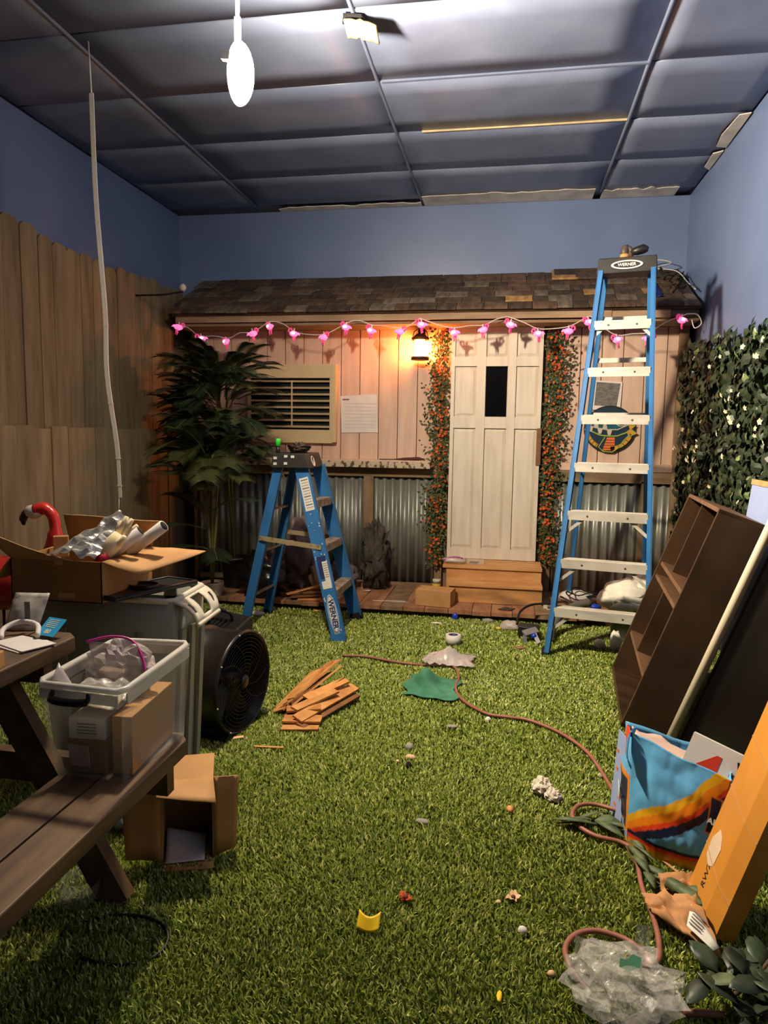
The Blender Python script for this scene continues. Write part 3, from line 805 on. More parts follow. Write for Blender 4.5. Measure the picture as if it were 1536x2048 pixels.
st = thing('hanging_strip_light', 'thin pale strip of tape hanging from the ceiling before the fence', 'strip', (-2.0, 3.35, .85))
sp = [(-2.081, 3.35, 2.95), (-2.073, 3.35, 2.444), (-2.041, 3.35, 1.906), (-2.040, 3.35, 1.581), (-1.997, 3.35, 1.236), (-1.988, 3.35, 1.068), (-1.984, 3.35, .95)]
MB().tube([(-2.09, 3.35, 3.19), (-2.081, 3.35, 2.95)], .004).build('cord', 'cord_white', st)
mb = MB(); pp = smooth_path(sp, 5)
for i in range(len(pp) - 1):
    mb.bar(pp[i], pp[i + 1], .024 if i < 22 else .018, .004, up=(0, 1, 0))
mb.build('tape', 'strip_white', st)
for i in (6, 11, 17, 22, 27):
    MB().box(pp[i], (.027, .007, .006)).build('clip', 'lamp_shell', st)
MB().tube([(-1.99, 3.352, 1.0), (-1.995, 3.352, .9), (-2.0, 3.352, .84)], .003).build('loose_wire', 'cord_white', st)

# ------------------------------------------------------------------ ladders
def channel(mb, p0, p1, w, d, web, t=.006):
    """fibreglass C rail: web facing 'web' direction, two flanges going back"""
    p0, p1, web = V(p0), V(p1), V(web).normalized()
    a = (p1 - p0).normalized(); s = a.cross(web).normalized(); n = s.cross(a).normalized()
    def slab(o0, sx, sy):
        vs = []
        for p in (p0, p1):
            for i, j in ((-1, -1), (1, -1), (1, 1), (-1, 1)):
                vs.append(p + o0 + s * (i * sx / 2) + n * (j * sy / 2))
        mb.add(vs, HEX)
    slab(V((0, 0, 0)), w, t)
    slab(s * (w / 2 - t / 2) - n * (d / 2), t, d)
    slab(-s * (w / 2 - t / 2) - n * (d / 2), t, d)
    return mb

# tall ladder
TL = thing('tall_step_ladder', 'tall blue step ladder standing open before the shack corner', 'ladder', (.55, 4.7, 0))
u = V((.98, -.20, 0)).normalized(); back = V((.20, .98, 0))
fl0, fl1 = V((.262, 4.18, 0)), V((.520, 4.62, 2.31))
fr0, fr1 = fl0 + u * .585, fl1 + u * .325
bl0 = V((.475, 5.36, .066)); br0 = bl0 + u * .56
bl1, br1 = fl1 + back * .10 + u * .02, fr1 + back * .10 - u * .02
for a, b in ((fl0, fl1), (fr0, fr1)):
    side = 1 if a is fr0 else -1
    fa = (b - a).normalized(); fn_ = u.cross(fa).normalized()
    channel(MB(), a + V((0, 0, .02)), b, .068, .026, u * side).build('front_rail', 'ladder_blue', TL)
    MB().bar(a, a + (b - a).normalized() * .05, .074, .036, up=u).build('foot', 'rubber', TL)
for a, b in ((bl0, bl1), (br0, br1)):
    side = 1 if a is br0 else -1
    channel(MB(), a + (b - a) * .01, b, .045, .025, u * side).build('rear_rail', 'ladder_blue', TL)
    MB().bar(a, a + (b - a).normalized() * .05, .05, .034, up=u).build('foot', 'rubber', TL)
def on(a, b, z): return a + (b - a) * ((z - a.z) / (b.z - a.z))
for i in range(7):
    z = .283 + i * .2855
    a, b = on(fl0, fl1, z) + u * .018, on(fr0, fr1, z) - u * .018
    st_ = MB().bar(a + back * .0, b + back * .0, .085, .012).bar(a - back * .038 + V((0, 0, -.022)), b - back * .038 + V((0, 0, -.022)), .008, .05)
    st_.bar(a + back * .04 + V((0, 0, -.012)), b + back * .04 + V((0, 0, -.012)), .006, .03)
    for k in (-.02, 0, .02):
        st_.bar(a + back * k + V((0, 0, .0075)), b + back * k + V((0, 0, .0075)), .006, .004)
    so = st_.build('step', 'aluminium', TL)
    for f_ in (.25, .75):
        MB().lathe([(.006, 0), (.006, .003)], 8, frame(a + (b - a) * f_ - back * .042 + V((0, 0, -.02)), u, z=-back)).build('rivet', 'print_grey', so)
    if i in (0, 1, 2, 6):
        dz = -.13 if i < 6 else -.09
        for s_, (p0, p1) in ((1, (fl0, fl1)), (-1, (fr0, fr1))):
            q0 = (a if s_ > 0 else b) + u * (s_ * (.12 if i < 6 else .07)) - back * .02 + V((0, 0, -.02))
            q1 = on(p0, p1, z + dz) + u * (s_ * .015) - back * .01
            MB().bar(q0, q1, .018, .004, up=back).build('brace', 'aluminium', TL)
for i, z in enumerate((.40, .75, 1.10, 1.45, 1.80, 2.05)):
    a, b = on(bl0, bl1, z), on(br0, br1, z)
    MB().bar(a + u * .01, b - u * .01, .03, .014, up=back).build('rear_bar', 'aluminium', TL)
for (a, b, c, d) in ((fl0, fl1, bl0, bl1), (fr0, fr1, br0, br1)):
    MB().bar(on(a, b, 1.10), on(c, d, 1.05), .02, .005, up=u).build('spreader', 'aluminium', TL)
CM = frame(fl1 + u * .162 + back * .055 + V((0, 0, .035)), u, y=back)
cap = MB(CM)
cap.hexa([(-.175, -.085, -.05), (.175, -.085, -.05), (.175, .075, -.05), (-.175, .075, -.05), (-.168, -.075, .045), (.168, -.075, .045), (.168, .070, .045), (-.168, .070, .045)])
capo = cap.build('top_cap', 'black_dusty', TL, bevel=.006)
for x_ in (-.10, .06):
    MB(CM).box((x_, -.02, .0455), (.05, .03, .003)).build('tool_slot', 'hole_dark', capo)
mb = MB(CM @ Matrix.Translation((0, -.0835, -.004)) @ Matrix.Rotation(math.radians(83.5), 4, 'X'))
ov = arc(0, 0, .092, 0, 360, 28, .027)[:-1]; iv = arc(0, 0, .078, 0, 360, 28, .019)[:-1]
n_ = len(ov)
mb.add([(x_, y_, .001) for x_, y_ in ov] + [(x_, y_, .001) for x_, y_ in iv] + [(x_, y_, .003) for x_, y_ in ov] + [(x_, y_, .003) for x_, y_ in iv],
       [(2 * n_ + i, 2 * n_ + (i + 1) % n_, 3 * n_ + (i + 1) % n_, 3 * n_ + i) for i in range(n_)] + [(i, (i + 1) % n_, 2 * n_ + (i + 1) % n_, 2 * n_ + i) for i in range(n_)])
mb.build('oval_badge', 'white_label', capo, label='white oval badge on the cap')
text('WERNER', .026, CM @ Matrix.Translation((0, -.086, -.004)) @ Matrix.Rotation(math.radians(83.5), 4, 'X'), 'white_label', 'badge_lettering', capo, bold=.0006)

# tool resting through the cap
t = thing('cordless_tool', 'brown and black hand tool resting on top of the tall ladder', 'tool', tuple(CM @ V((.0, .0, .047))))
MB(CM).tube([(-.02, .0, .048), (-.022, .0, .09), (-.018, .0, .115), (.0, .0, .125)], [.026, .026, .024, .012], n=10).build('body', 'grey_brown_plastic', t)
MB(CM).tube([(-.02, .0, .0485), (-.02, .0, .075)], .029, n=10).build('tan_collar', 'card', t, label='tan collar')
MB(CM).tube([(.01, .0, .085), (.05, .0, .092), (.09, .0, .102), (.115, .0, .098)], [.016, .026, .028, .014], n=10).build('grip', 'black_plastic', t)
MB(CM).tube([(.0, .0, .118), (.015, .0, .10), (.012, .0, .05)], [.014, .016, .018], n=8).build('lower_arm', 'grey_brown_plastic', t)

# short ladder
SL_ = thing('short_step_ladder', 'short blue paint-spattered step ladder with a worn black cap', 'ladder', (-1.35, 4.45, 0))
na0, na1 = V((-1.00, 4.17, 0)), V((-1.30, 4.33, 1.085))
fa0, fa1 = V((-1.005, 4.72, 0)), V((-1.255, 4.60, 1.085))
nb0, nb1 = V((-1.69, 4.315, 0)), V((-1.452, 4.33, 1.085))
fb0, fb1 = V((-1.665, 4.72, 0)), V((-1.42, 4.60, 1.085))
nd = V((0, -1, .08))
for a, b, sgn, w in ((na0, na1, 1, .088), (fa0, fa1, -1, .088)):
    channel(MB(), a + (b - a) * .03, b, w, .03, nd if sgn > 0 else (0, 1, .08)).build('front_rail', 'ladder_blue', SL_)
    MB().bar(a, a + (b - a) * .045, .094, .034, up=(0, 1, 0)).build('foot', 'ladder_blue' if sgn > 0 else 'rubber', SL_)
for a, b, sgn in ((nb0, nb1, 1), (fb0, fb1, -1)):
    channel(MB(), a + (b - a) * .02, b, .058, .026, nd if sgn > 0 else (0, 1, .08)).build('rear_rail', 'ladder_blue', SL_)
    MB().bar(a, a + (b - a) * .03, .062, .03, up=(0, 1, 0)).build('foot', 'rubber', SL_)
for z in (.30, .585, .865):
    a, b = on(na0, na1, z), on(fa0, fa1, z)
    mb = MB().bar(a + V((.0, .012, 0)), b + V((.0, -.012, 0)), .085, .012).bar(a + V((.04, .012, -.02)), b + V((.04, -.012, -.02)), .006, .045).bar(a + V((-.04, .012, -.015)), b + V((-.04, -.012, -.015)), .006, .03)
    mb.build('step', 'aluminium_dirty', SL_)
for z in (.22, .52, .80):
    a, b = on(nb0, nb1, z), on(fb0, fb1, z)
    MB().bar(a + V((.0, .01, 0)), b + V((.0, -.01, 0)), .022, .012).build('rear_bar', 'aluminium_dirty', SL_)
for a, b, c, d, yo in ((na0, na1, nb0, nb1, -.012), (fa0, fa1, fb0, fb1, .012)):
    p0, p1 = on(a, b, .58) + V((.02, yo, 0)), on(c, d, .615) + V((-.02, yo, 0))
    sp_ = MB().bar(p0, p1, .03, .006, up=(0, 1, 0)).build('spreader', 'bar_stained', SL_)
    MB().box((p0 + p1) / 2 + V((0, yo * .3, 0)), (.05, .008, .034)).build('lock_hinge', 'bar_stained', sp_)
SC = Matrix.Translation((-1.355, 4.465, 1.12))
cap = MB(SC).hexa([(-.135, -.175, -.045), (.125, -.175, -.045), (.125, .165, -.045), (-.135, .165, -.045), (-.125, -.165, .05), (.095, -.165, .05), (.095, .155, .05), (-.125, .155, .05)]).build('top_cap', 'black_dusty', SL_, bevel=.006)
for x_, z_ in ((-.105, .018), (-.105, -.018), (-.035, .03), (-.035, -.015), (.01, .028)):
    MB(SC).box((x_, -.1745 + .05 * (z_ + .045) / .5, z_), (.022, .012, .016)).build('screw_plate', 'white_label', cap)
MB(SC).lathe([(.036, 0), (.036, .002), (.028, .002), (.028, 0)], 20, frame((.1135, -.06, -.002), (0, 1, 0), z=(1, 0, .3))).build('round_badge', 'white_label', cap)
# labels on the near front rail
ra = (na1 - na0).normalized()
rz = V(nd).normalized(); rs = ra.cross(rz).normalized()
rz = rs.cross(ra).normalized()
def railM(t, off=.0036): return frame(na0 + (na1 - na0) * t + rz * off, -rs if rs.x < 0 else rs, z=rz) if False else Matrix(((ra.y * 0 + rs.x, ra.x, rz.x, (na0 + (na1 - na0) * t + rz * off).x), (rs.y, ra.y, rz.y, (na0 + (na1 - na0) * t + rz * off).y), (rs.z, ra.z, rz.z, (na0 + (na1 - na0) * t + rz * off).z), (0, 0, 0, 1)))
lab = MB(railM(.84)).box((0, 0, .0008), (.060, .215, .0012)).build('warning_label', 'white_label', SL_, label='white warning label')
for i in range(11):
    MB(railM(.84)).box((.002, .092 - i * .018, .0018), (.046, .0035 if i % 3 else .007, .0004)).build('print_line', 'print_grey', lab)
MB(railM(.46)).box((0, .0, .0008), (.058, .05, .0012)).build('blue_label', 'navy_print', SL_, label='torn dark blue label')
MB(railM(.40)).box((-.016, .0, .0008), (.028, .095, .0012)).build('blue_label', 'navy_print', SL_)
lab = MB(railM(.385)).box((.016, .0, .0009), (.034, .15, .0012)).build('spec_label', 'white_label', SL_, label='white rating label')
for i in range(7):
    MB(railM(.385)).box((.016, .06 - i * .014, .0018), (.026, .004, .0004)).build('print_line', 'print_grey', lab)
MB(railM(.325)).box((.002, -.005, .0009), (.060, .05, .0013)).build('spec_label', 'white_label', SL_)
mb = MB(railM(.155))
mb.prism(arc(0, 0, .030, 0, 360, 28, .125)[:-1], .0010)
bd = mb.build('maker_badge', 'white_label', SL_, label='white oval maker badge with dark lettering')
MB(railM(.155, .0046)).prism(arc(0, 0, .0265, 0, 360, 28, .119)[:-1], .0004).build('badge_field', 'ladder_blue', bd)
MB(railM(.155, .005)).prism(arc(0, 0, .0225, 0, 360, 28, .112)[:-1], .0004).build('badge_centre', 'white_label', bd)
text('WERNER', .046, railM(.155, .0056) @ Matrix.Rotation(math.radians(-90), 4, 'Z'), 'navy_print', 'badge_lettering', bd, bold=.0015)
MB(railM(.05)).box((0, 0, .0008), (.035, .03, .0008)).build('spec_label', 'bar_stained', SL_)
rnd = random.Random(3)
for i in range(26):
    MB(railM(rnd.uniform(.03, .75))).blob((rnd.uniform(-.038, .038), 0, .0006), (rnd.uniform(.002, .005), rnd.uniform(.002, .008), .0006), i, .3, nu=6, nv=4).build('paint_spatter', 'white_label', SL_)

t = thing('green_marker', 'bright green capped marker standing in the short ladder cap', 'marker', (-1.452, 4.32, 1.166))
MB().tube([(-1.452, 4.325, 1.155), (-1.452, 4.325, 1.215)], .013, n=10).build('barrel', 'black_plastic', t)
MB().tube([(-1.452, 4.325, 1.213), (-1.450, 4.325, 1.25), (-1.449, 4.325, 1.262)], [.0165, .0165, .012], n=10).build('cap', 'green_plastic', t)
t = thing('cable_bundle', 'bundle of dark cable and tools lying on the short ladder cap', 'cable', (-1.33, 4.45, 1.172))
mb = MB()
for k in range(4):
    mb.tube([(-1.345 + (.05 + .008 * k) * math.cos(a) , 4.44 + (.08 - .006 * k) * math.sin(a), 1.180 + .010 * k + .006 * math.sin(3 * a + k)) for a in np.linspace(0, 6.28, 18)[:-1]], .006, n=6, closed=True)
mb.build('coil', 'cord_black', t)
MB().blob((-1.335, 4.42, 1.198), (.05, .07, .038), 4, .6, 4, 20, 14, smooth=False, floor=1.174).build('pouch', 'grey_brown_plastic', t)

# ------------------------------------------------------------------ palms
def frond_mesh(L, n, wl, droop, m, stiff=.5, curl=.2):
    mb = MB()
    def P(t): return V((L * t * (1 - .12 * t), 0, L * (stiff * t - droop * t * t)))
    mb.tube([P(t) for t in np.linspace(0, 1, 7)], [.006, .006, .005, .004, .0035, .003, .002], n=4, mi=1)
    for i in range(n):
        t = .18 + .82 * i / n
        p = P(t); d = (P(min(1, t + .03)) - P(t - .03)).normalized()
        ln = wl * math.sin(math.pi * min(.97, .2 + .72 * (1 - t) + .1)) * (1 if t < .85 else .8)
        for s_ in (-1, 1):
            o = (V((0, s_, 0)) * .80 + d * .62 + V((0, 0, .18))).normalized()
            w = d * .0062
            mid = p + o * ln * .5; tip = p + o * ln + V((0, 0, -curl * ln))
            mb.add([p - w * .5, p + w * .5, mid + w, tip, mid - w], [(0, 1, 2, 4), (4, 2, 3)], 0, False)
    return mb.mesh('frond', [m, 'palm_stem'])
FR = {'g': [frond_mesh(.55, 34, .22, .42, 'palm_green', .55), frond_mesh(.48, 32, .20, .30, 'palm_green', .35), frond_mesh(.60, 36, .22, .62, 'palm_green', .7)],
      'o': [frond_mesh(.50, 34, .20, .55, 'palm_olive', .70), frond_mesh(.54, 36, .20, .85, 'palm_olive', .9)]}
def palm(root, base, spec, stems):
    for sx, sy, h in stems:
        MB().tube([(base[0], base[1], base[2]), (base[0] + sx * .4, base[1] + sy * .4, base[2] + h * .5), (base[0] + sx, base[1] + sy, base[2] + h)], [.012, .010, .007]).build('stem', 'palm_stem', root)
    for k, i, o, az, tilt, s_ in spec:
        M = Matrix.Translation(o) @ Matrix.Rotation(math.radians(az), 4, 'Z') @ Matrix.Rotation(math.radians(tilt), 4, 'Y') @ Matrix.Scale(s_, 4)
        inst('frond', FR[k][i], root, M)
b0 = V((-2.19, 4.96, 0))
pa = thing('potted_palm', 'potted areca palm in a small white pot before the fence', 'palm', tuple(b0))
MB(Matrix.Translation(b0)).lathe([(.062, 0), (.068, .004), (.086, .15), (.086, .158), (.076, .158), (.074, .135), (.001, .135)], 24, cap=False).build('pot', 'pot_white', pa)
MB(Matrix.Translation(b0)).lathe([(.001, .14), (.074, .137)], 20, cap=False).build('soil', 'soil', pa)
rg = random.Random(11)
spec = []
for i in range(16):      # arching fronds facing the room
    az = rg.uniform(-160, -20); h = rg.uniform(.78, 1.10)
    spec.append(('o', rg.choice((0, 1)), (b0.x + .03 * math.cos(math.radians(az)), b0.y + .03 * math.sin(math.radians(az)), h), az, rg.uniform(-30, 5), rg.uniform(.75, 1.0)))
for az, h, tl in ((200, .72, -15), (170, .62, -30), (215, .55, 5), (-15, .70, -5), (10, .95, -30), (-60, .42, 10), (-120, .40, 5), (60, 1.0, -40)):
    spec.append(('g', rg.choice((0, 1)), (b0.x, b0.y, h), az, tl, .8))
palm(pa, (b0.x, b0.y, .13), spec, [(.02, -.02, 1.0), (-.04, 0, .95), (.05, .02, .85), (-.03, -.03, .7), (.01, .03, 1.1), (.06, -.03, .6)])
b1 = V((-2.13, 5.26, .066))
pb = thing('bushy_palm', 'tall dark bushy palm in a black pot behind the smaller palm', 'palm', tuple(b1))
MB(Matrix.Translation(b1)).lathe([(.085, 0), (.105, .22), (.112, .22), (.112, .24), (.098, .24), (.096, .2), (.001, .2)], 24, cap=False).build('pot', 'black_plastic', pb)
spec = []
for i in range(230):
    az = rg.uniform(0, 360); h = rg.uniform(1.0, 1.78)
    rad = rg.uniform(.0, .16)
    spec.append((rg.choice('gggggggo'), rg.choice((0, 1)), (b1.x - .06 + rad * math.cos(math.radians(az)), b1.y - .12 + .5 * rad * math.sin(math.radians(az)), h), az, rg.uniform(-35, 30), rg.uniform(.55, .9)))
spec = [s_ for s_ in spec if not (math.sin(math.radians(s_[3])) > .35)]
for az, h, tl in ((-90, 1.58, -30), (-70, 1.55, -25), (-115, 1.56, -28), (-30, 1.62, -20), (-150, 1.66, -15), (-8, 1.62, -10), (-170, 1.55, -12), (188, 1.42, 0), (-5, 1.40, 5), (-20, 1.2, 15)):
    spec.append(('o' if tl < -24 else 'g', 0, (b1.x - .06, b1.y - .14, h), az, tl, .95))
palm(pb, (b1.x, b1.y, .27), spec, [(-.08, -.14, 1.5), (-.02, -.10, 1.4), (-.10, -.08, 1.3), (-.05, -.16, 1.2)])

# ------------------------------------------------------------------ flowering vines at the door
lf = MB(); lf.add([(0, 0, 0), (.010, .014, .003), (0, .034, 0), (-.010, .014, .003)], [(0, 1, 2, 3)]); 
fb_ = MB()
for k in range(5):
    a = 2 * math.pi * k / 5
    c_, s_ = math.cos(a), math.sin(a)
    fb_.add([(0, 0, 0), (.010 * c_ - .007 * s_, .010 * s_ + .007 * c_, .005), (.020 * c_, .020 * s_, .004), (.010 * c_ + .007 * s_, .010 * s_ - .007 * c_, .005)], [(0, 1, 2, 3)])
fb_.lathe([(.004, .003), (.003, .009), (.001, .010)], 5, mi=1)
ME_FL = fb_.mesh('blossom', ['blossom', 'blossom_heart'])
def vine(label, xc, z0, z1, seed, base):
    rg = random.Random(seed)
    root = thing('flowering_vine', label, 'vine', base, 'flowering vines framing the door')
    def X(z, e): return xc(z) + e
    stems = [[(X(z, .03 * math.sin(z * 7 + k * 2)), HY - .045 - .012 * k, z) for z in np.linspace(z0, z1, 14)] for k in range(3)]
    for s_ in stems: MB().tube(s_, .004, n=5).build('stem', 'vine_stem', root)
    mb = MB()
    for i in range(1900):
        z = rg.uniform(z0, z1); w = .055 * (1 if z > z0 + .3 else .6)
        p = V((X(z, rg.gauss(0, w)), HY - .04 - rg.uniform(0, .05), z))
        if -.475 < p.x < .262: continue
        M = Matrix.Translation(p) @ Matrix.Rotation(rg.uniform(0, 6.28), 4, 'Y') @ Matrix.Rotation(rg.uniform(-.8, .8), 4, 'X') @ Matrix.Scale(rg.uniform(.7, 1.1), 4)
        mb.add([M @ V(q_) for q_ in ((0, 0, 0), (.010, -.003, .014), (0, 0, .034), (-.010, -.003, .014))], [(0, 1, 2, 3)])
    mb.build('leaves', 'vine_leaf', root, kind='stuff')
    for i in range(280):
        z = rg.uniform(z0 + .02, z1); w = .05 * (1 if z > z0 + .3 else .7)
        p = V((X(z, rg.gauss(0, w)), HY - .075 - rg.uniform(0, .035), z))
        if -.48 < p.x < .265: continue
        M = Matrix.Translation(p) @ Matrix.Rotation(rg.uniform(-.7, .7), 4, 'Z') @ Matrix.Rotation(math.radians(90) + rg.uniform(-.6, .6), 4, 'X') @ Matrix.Scale(rg.uniform(.42, .8), 4)
        inst('blossom', ME_FL, root, M)
vine('vine of orange blossoms between the lantern and the white door', lambda z: -.515 - (.045 if z < .9 else 0) + .02 * math.sin(z * 3), .24, 2.12, 21, (-.53, HY - .06, .22))
vine('vine of orange blossoms between the white door and the tall ladder', lambda z: .325 + .018 * math.sin(z * 4 + 1), .30, 2.10, 22, (.33, HY - .06, .28))

# ------------------------------------------------------------------ ivy screen on the right wall
iv = thing('ivy_screen', 'artificial ivy leaf screen with small white flowers on the blue wall', 'ivy screen', (1.30, 4.2, .25))
MB().span((1.325, 2.7, .22), (1.342, 5.60, 1.86)).build('backing_mesh', 'backing_dark', iv)
lm = {}
for m in ('leaf_dark', 'leaf_ivy', 'leaf_light'):
    b = MB(); b.add([(0, 0, 0), (-.030, .020, .004), (-.034, .045, -.004), (-.016, .062, .0), (0, .088, -.012), (.016, .062, .0), (.034, .045, -.004), (.030, .020, .004), (0, .045, .010)],
                    [(0, 8, 1), (1, 8, 2), (2, 8, 3), (3, 8, 4), (4, 8, 5), (5, 8, 6), (6, 8, 7), (7, 8, 0)], 0)
    lm[m] = b
rg = random.Random(5)
LME = {m: lm[m].mesh('leaf', m) for m in lm}
mbs = {m: MB() for m in lm}
def top(y): return 1.90 + .06 * noise.noise(V((y * 3.1, 0, 0))) + (.02 if y > 4.6 else 0)
for i in range(4300):
    y = rg.uniform(2.7, 5.63); z = rg.uniform(.22, top(y)); x = 1.318 - rg.uniform(0, .075)
    m = rg.choice(('leaf_dark',) * 5 + ('leaf_ivy',) * 4 + (('leaf_light',) if rg.random() < .35 else ('leaf_ivy',)))
    M = (Matrix.Translation((x, y, z)) @ Matrix.Rotation(math.radians(-90), 4, 'Y') @ Matrix.Rotation(math.radians(90 + rg.gauss(90, 60)), 4, 'Z')
         @ Matrix.Rotation(rg.uniform(-.7, .7), 4, 'X') @ Matrix.Rotation(rg.uniform(-.6, .6), 4, 'Y') @ Matrix.Scale(rg.uniform(.6, 1.05), 4))
    if i < 300 and z > .7 and x < 1.30:
        inst('leaf', LME[m], iv, Matrix.Translation((-.02, 0, 0)) @ M)
    else:
        vs = [M @ V(p_) for p_ in lm[m].v]
        for p_ in vs: p_.x = min(p_.x, 1.338)
        mbs[m].add(vs, lm[m].f)
for m in mbs: mbs[m].build('leaves', m, iv, kind='stuff')
b = MB()
for k in range(5):
    a = 2 * math.pi * k / 5; c_, s_ = math.cos(a), math.sin(a)
    b.add([(0, 0, .004), (.014 * c_ - .010 * s_, .014 * s_ + .010 * c_, .010), (.026 * c_, .026 * s_, .006), (.014 * c_ + .010 * s_, .014 * s_ - .010 * c_, .010)], [(0, 1, 2, 3)])
ME_W = b.mesh('flower', 'flower_white')
for i in range(120):
    y = rg.uniform(3.2, 5.55); z = rg.uniform(.75, top(y) - .05)
    for k in range(rg.choice((1, 1, 2))):
        M = Matrix.Translation((1.225 - rg.uniform(0, .012), y + rg.uniform(-.03, .03), z + rg.uniform(-.03, .03))) @ Matrix.Rotation(math.radians(-90) + rg.uniform(-.5, .5), 4, 'Y') @ Matrix.Rotation(rg.uniform(-.6, .6), 4, 'X') @ Matrix.Scale(rg.uniform(.45, .8), 4)
        inst('flower', ME_W, iv, M)

# ------------------------------------------------------------------ right side: shelf, pole, screen, boards
O = V((.518, 3.03, .066)); A = V((.332, -.031, .954)); B = V((.075, .80, 0))
a_ = A.normalized(); b_ = B.normalized(); c_v = b_.cross(a_) if b_.cross(a_).x > 0 else a_.cross(b_)
c_v.normalize(); b_ = c_v.cross(a_).normalized() if c_v.cross(a_).y > 0 else a_.cross(c_v).normalized()
SM = Matrix(((b_.x, a_.x, c_v.x, O.x), (b_.y, a_.y, c_v.y, O.y), (b_.z, a_.z, c_v.z, O.z), (0, 0, 0, 1)))   # x width, y length, z depth away from the room
wd, ln, dp, tk = .80, 1.012, .19, .018
sh = thing('dark_wood_shelf', 'dark stained wooden shelf unit leaning on its side towards the wall', 'shelf', (.75, 3.4, 0))
def sbox(x0, x1, y0, y1, z0, z1, name, m='dark_stain', **k):
    return MB(SM).span((x0, y0, z0), (x1, y1, z1)).build(name, m, sh, **k)
sbox(0, tk, 0, ln, 0, dp, 'side_panel', bevel=.002)
sbox(wd - tk, wd, 0, ln, 0, dp, 'side_panel', bevel=.002)
sbox(0, wd, ln - tk, ln, 0, dp, 'end_panel', bevel=.002, m='dark_stain_edge')
sbox(0, wd, 0, tk, 0, dp, 'end_panel', bevel=.002)
sbox(tk, wd - tk, tk, ln - tk, dp - .012, dp, 'back_panel')
for y_ in (.22, .55, .62):
    sbox(tk, wd - tk, y_, y_ + tk, .01, dp - .012, 'shelf_board', m='dark_stain_edge')
sbox(.40, .40 + tk, .238, .55, .01, dp - .012, 'divider')
sbox(.52, .52 + tk, .638, ln - tk, .03, dp - .012, 'divider')

t = one(MB().tube([(.627, 2.80, .003), (1.29, 2.805, 1.855)], .0185, n=16), 'white_pole', 'pipe_white', 'long white plastic pole leaning against the wall beside the dark shelf', 'pole', base=(.627, 2.80, 0))
# black screen leaning face-out
d = V((.345, 0, .94)).normalized(); n_ = V((.94, 0, -.345)).normalized(); e = V((0, 1, 0))
t = thing('black_screen', 'large black flat screen leaning on its edge behind the shopping bag', 'screen', (.80, 2.55, 0))
T0 = V((.668, 2.29, .016))
TM = Matrix(((e.x, d.x, n_.x, T0.x), (e.y, d.y, n_.y, T0.y), (e.z, d.z, n_.z, T0.z), (0, 0, 0, 1)))
MB(TM).span((0, 0, .004), (.53, 1.35, .035)).build('back_shell', 'black_plastic', t)
MB(TM).span((.008, .008, 0), (.522, 1.342, .0035)).build('glass', 'screen_black', t)
for a, b in (((0, 0, 0), (.53, .008, .004)), ((0, 1.342, 0), (.53, 1.35, .004)), ((0, .008, 0), (.008, 1.342, .004)), ((.522, .008, 0), (.53, 1.342, .004))):
    MB(TM).span(a, b).build('bezel', 'black_plastic', t)
t0 = V((.70, 2.235, .004))
one(MB().bar(t0, t0 + d * 1.15, .026, .010, up=(0, 1, .2)), 'foam_strip', 'foam_white', 'narrow white speckled strip leaning at the screen edge', 'strip', base=tuple(t0))
t = thing('pale_blue_board', 'pale blue painted board with a bare wood edge leaning behind the shelf', 'board', (1.08, 3.25, 0))
B0 = V((1.04, 2.25, 0.004)); d2 = V((.12, 0, 1.10)).normalized(); n2 = V((d2.z, 0, -d2.x))
BM = Matrix(((0, d2.x, n2.x, B0.x), (1, d2.y, n2.y, B0.y), (0, d2.z, n2.z, B0.z), (0, 0, 0, 1)))
MB(BM).span((0, 0, 0), (1.35, 1.09, .012)).build('face', 'pale_blue_board', t)
MB(BM).span((-.004, 1.09, -.004), (1.354, 1.115, .028)).build('edge_batten', 'raw_pine', t)
MB(BM).span((0, 0, .012), (1.35, .03, .028)).build('edge_batten', 'raw_pine', t)

# long carton leaning
t = thing('long_carton', 'long orange-brown cardboard carton leaning in the near corner of the wall', 'carton', (.58, 1.92, 0))
l_ = V((.287, -.02, .958)).normalized(); cdep = V((.958, 0, -.287)).normalized(); ey = cdep.cross(l_)
if ey.y < 0: ey = -ey
K0 = V((.553, 1.862, .022))
KM = Matrix(((ey.x, l_.x, cdep.x, K0.x), (ey.y, l_.y, cdep.y, K0.y), (ey.z, l_.z, cdep.z, K0.z), (0, 0, 0, 1)))
KW, KL, KD = .15, 2.25, .068
MB(KM).span((0, 0, 0), (KW, KL, .003)).build('front_panel', 'card_orange', t)
KF = .055
MB(KM).span((-KF, 0, KD - .003), (KW, KL, KD)).build('rear_panel', 'card_orange', t)
MB(KM).hexa([(-KF, 0, .020), (0, 0, .0), (0, 0, .003), (-KF, 0, .023), (-KF, KL, .020), (0, KL, .0), (0, KL, .003), (-KF, KL, .023)]).build('bevelled_panel', 'card_orange', t)
MB(KM).span((-KF, 0, .023), (-KF + .003, KL, KD - .003)).build('side_panel', 'card_orange', t)
MB(KM).span((KW - .003, 0, .003), (KW, KL, KD - .003)).build('side_panel', 'card_orange', t)
for y_ in (.115, .30, .455, .62):
    MB(KM).bar((0, y_, -.0008), (KW, y_ + .03, -.0008), .003, .002, up=(0, 0, 1)).build('crease', 'card', t)
    MB(KM).bar((-KF, y_ - .02, .0195), (0, y_, -.0008), .003, .002, up=(0, 0, 1)).build('crease', 'card', t)
MB(KM).prism([(.060, .125), (.085, .11), (.12, .125), (.125, .175), (.10, .215), (.075, .205), (.055, .18)][::-1], .0012, Matrix.Translation((0, 0, -.0014))).build('torn_patch', 'pinkish_card', t, label='pale torn patch where tape was pulled off')
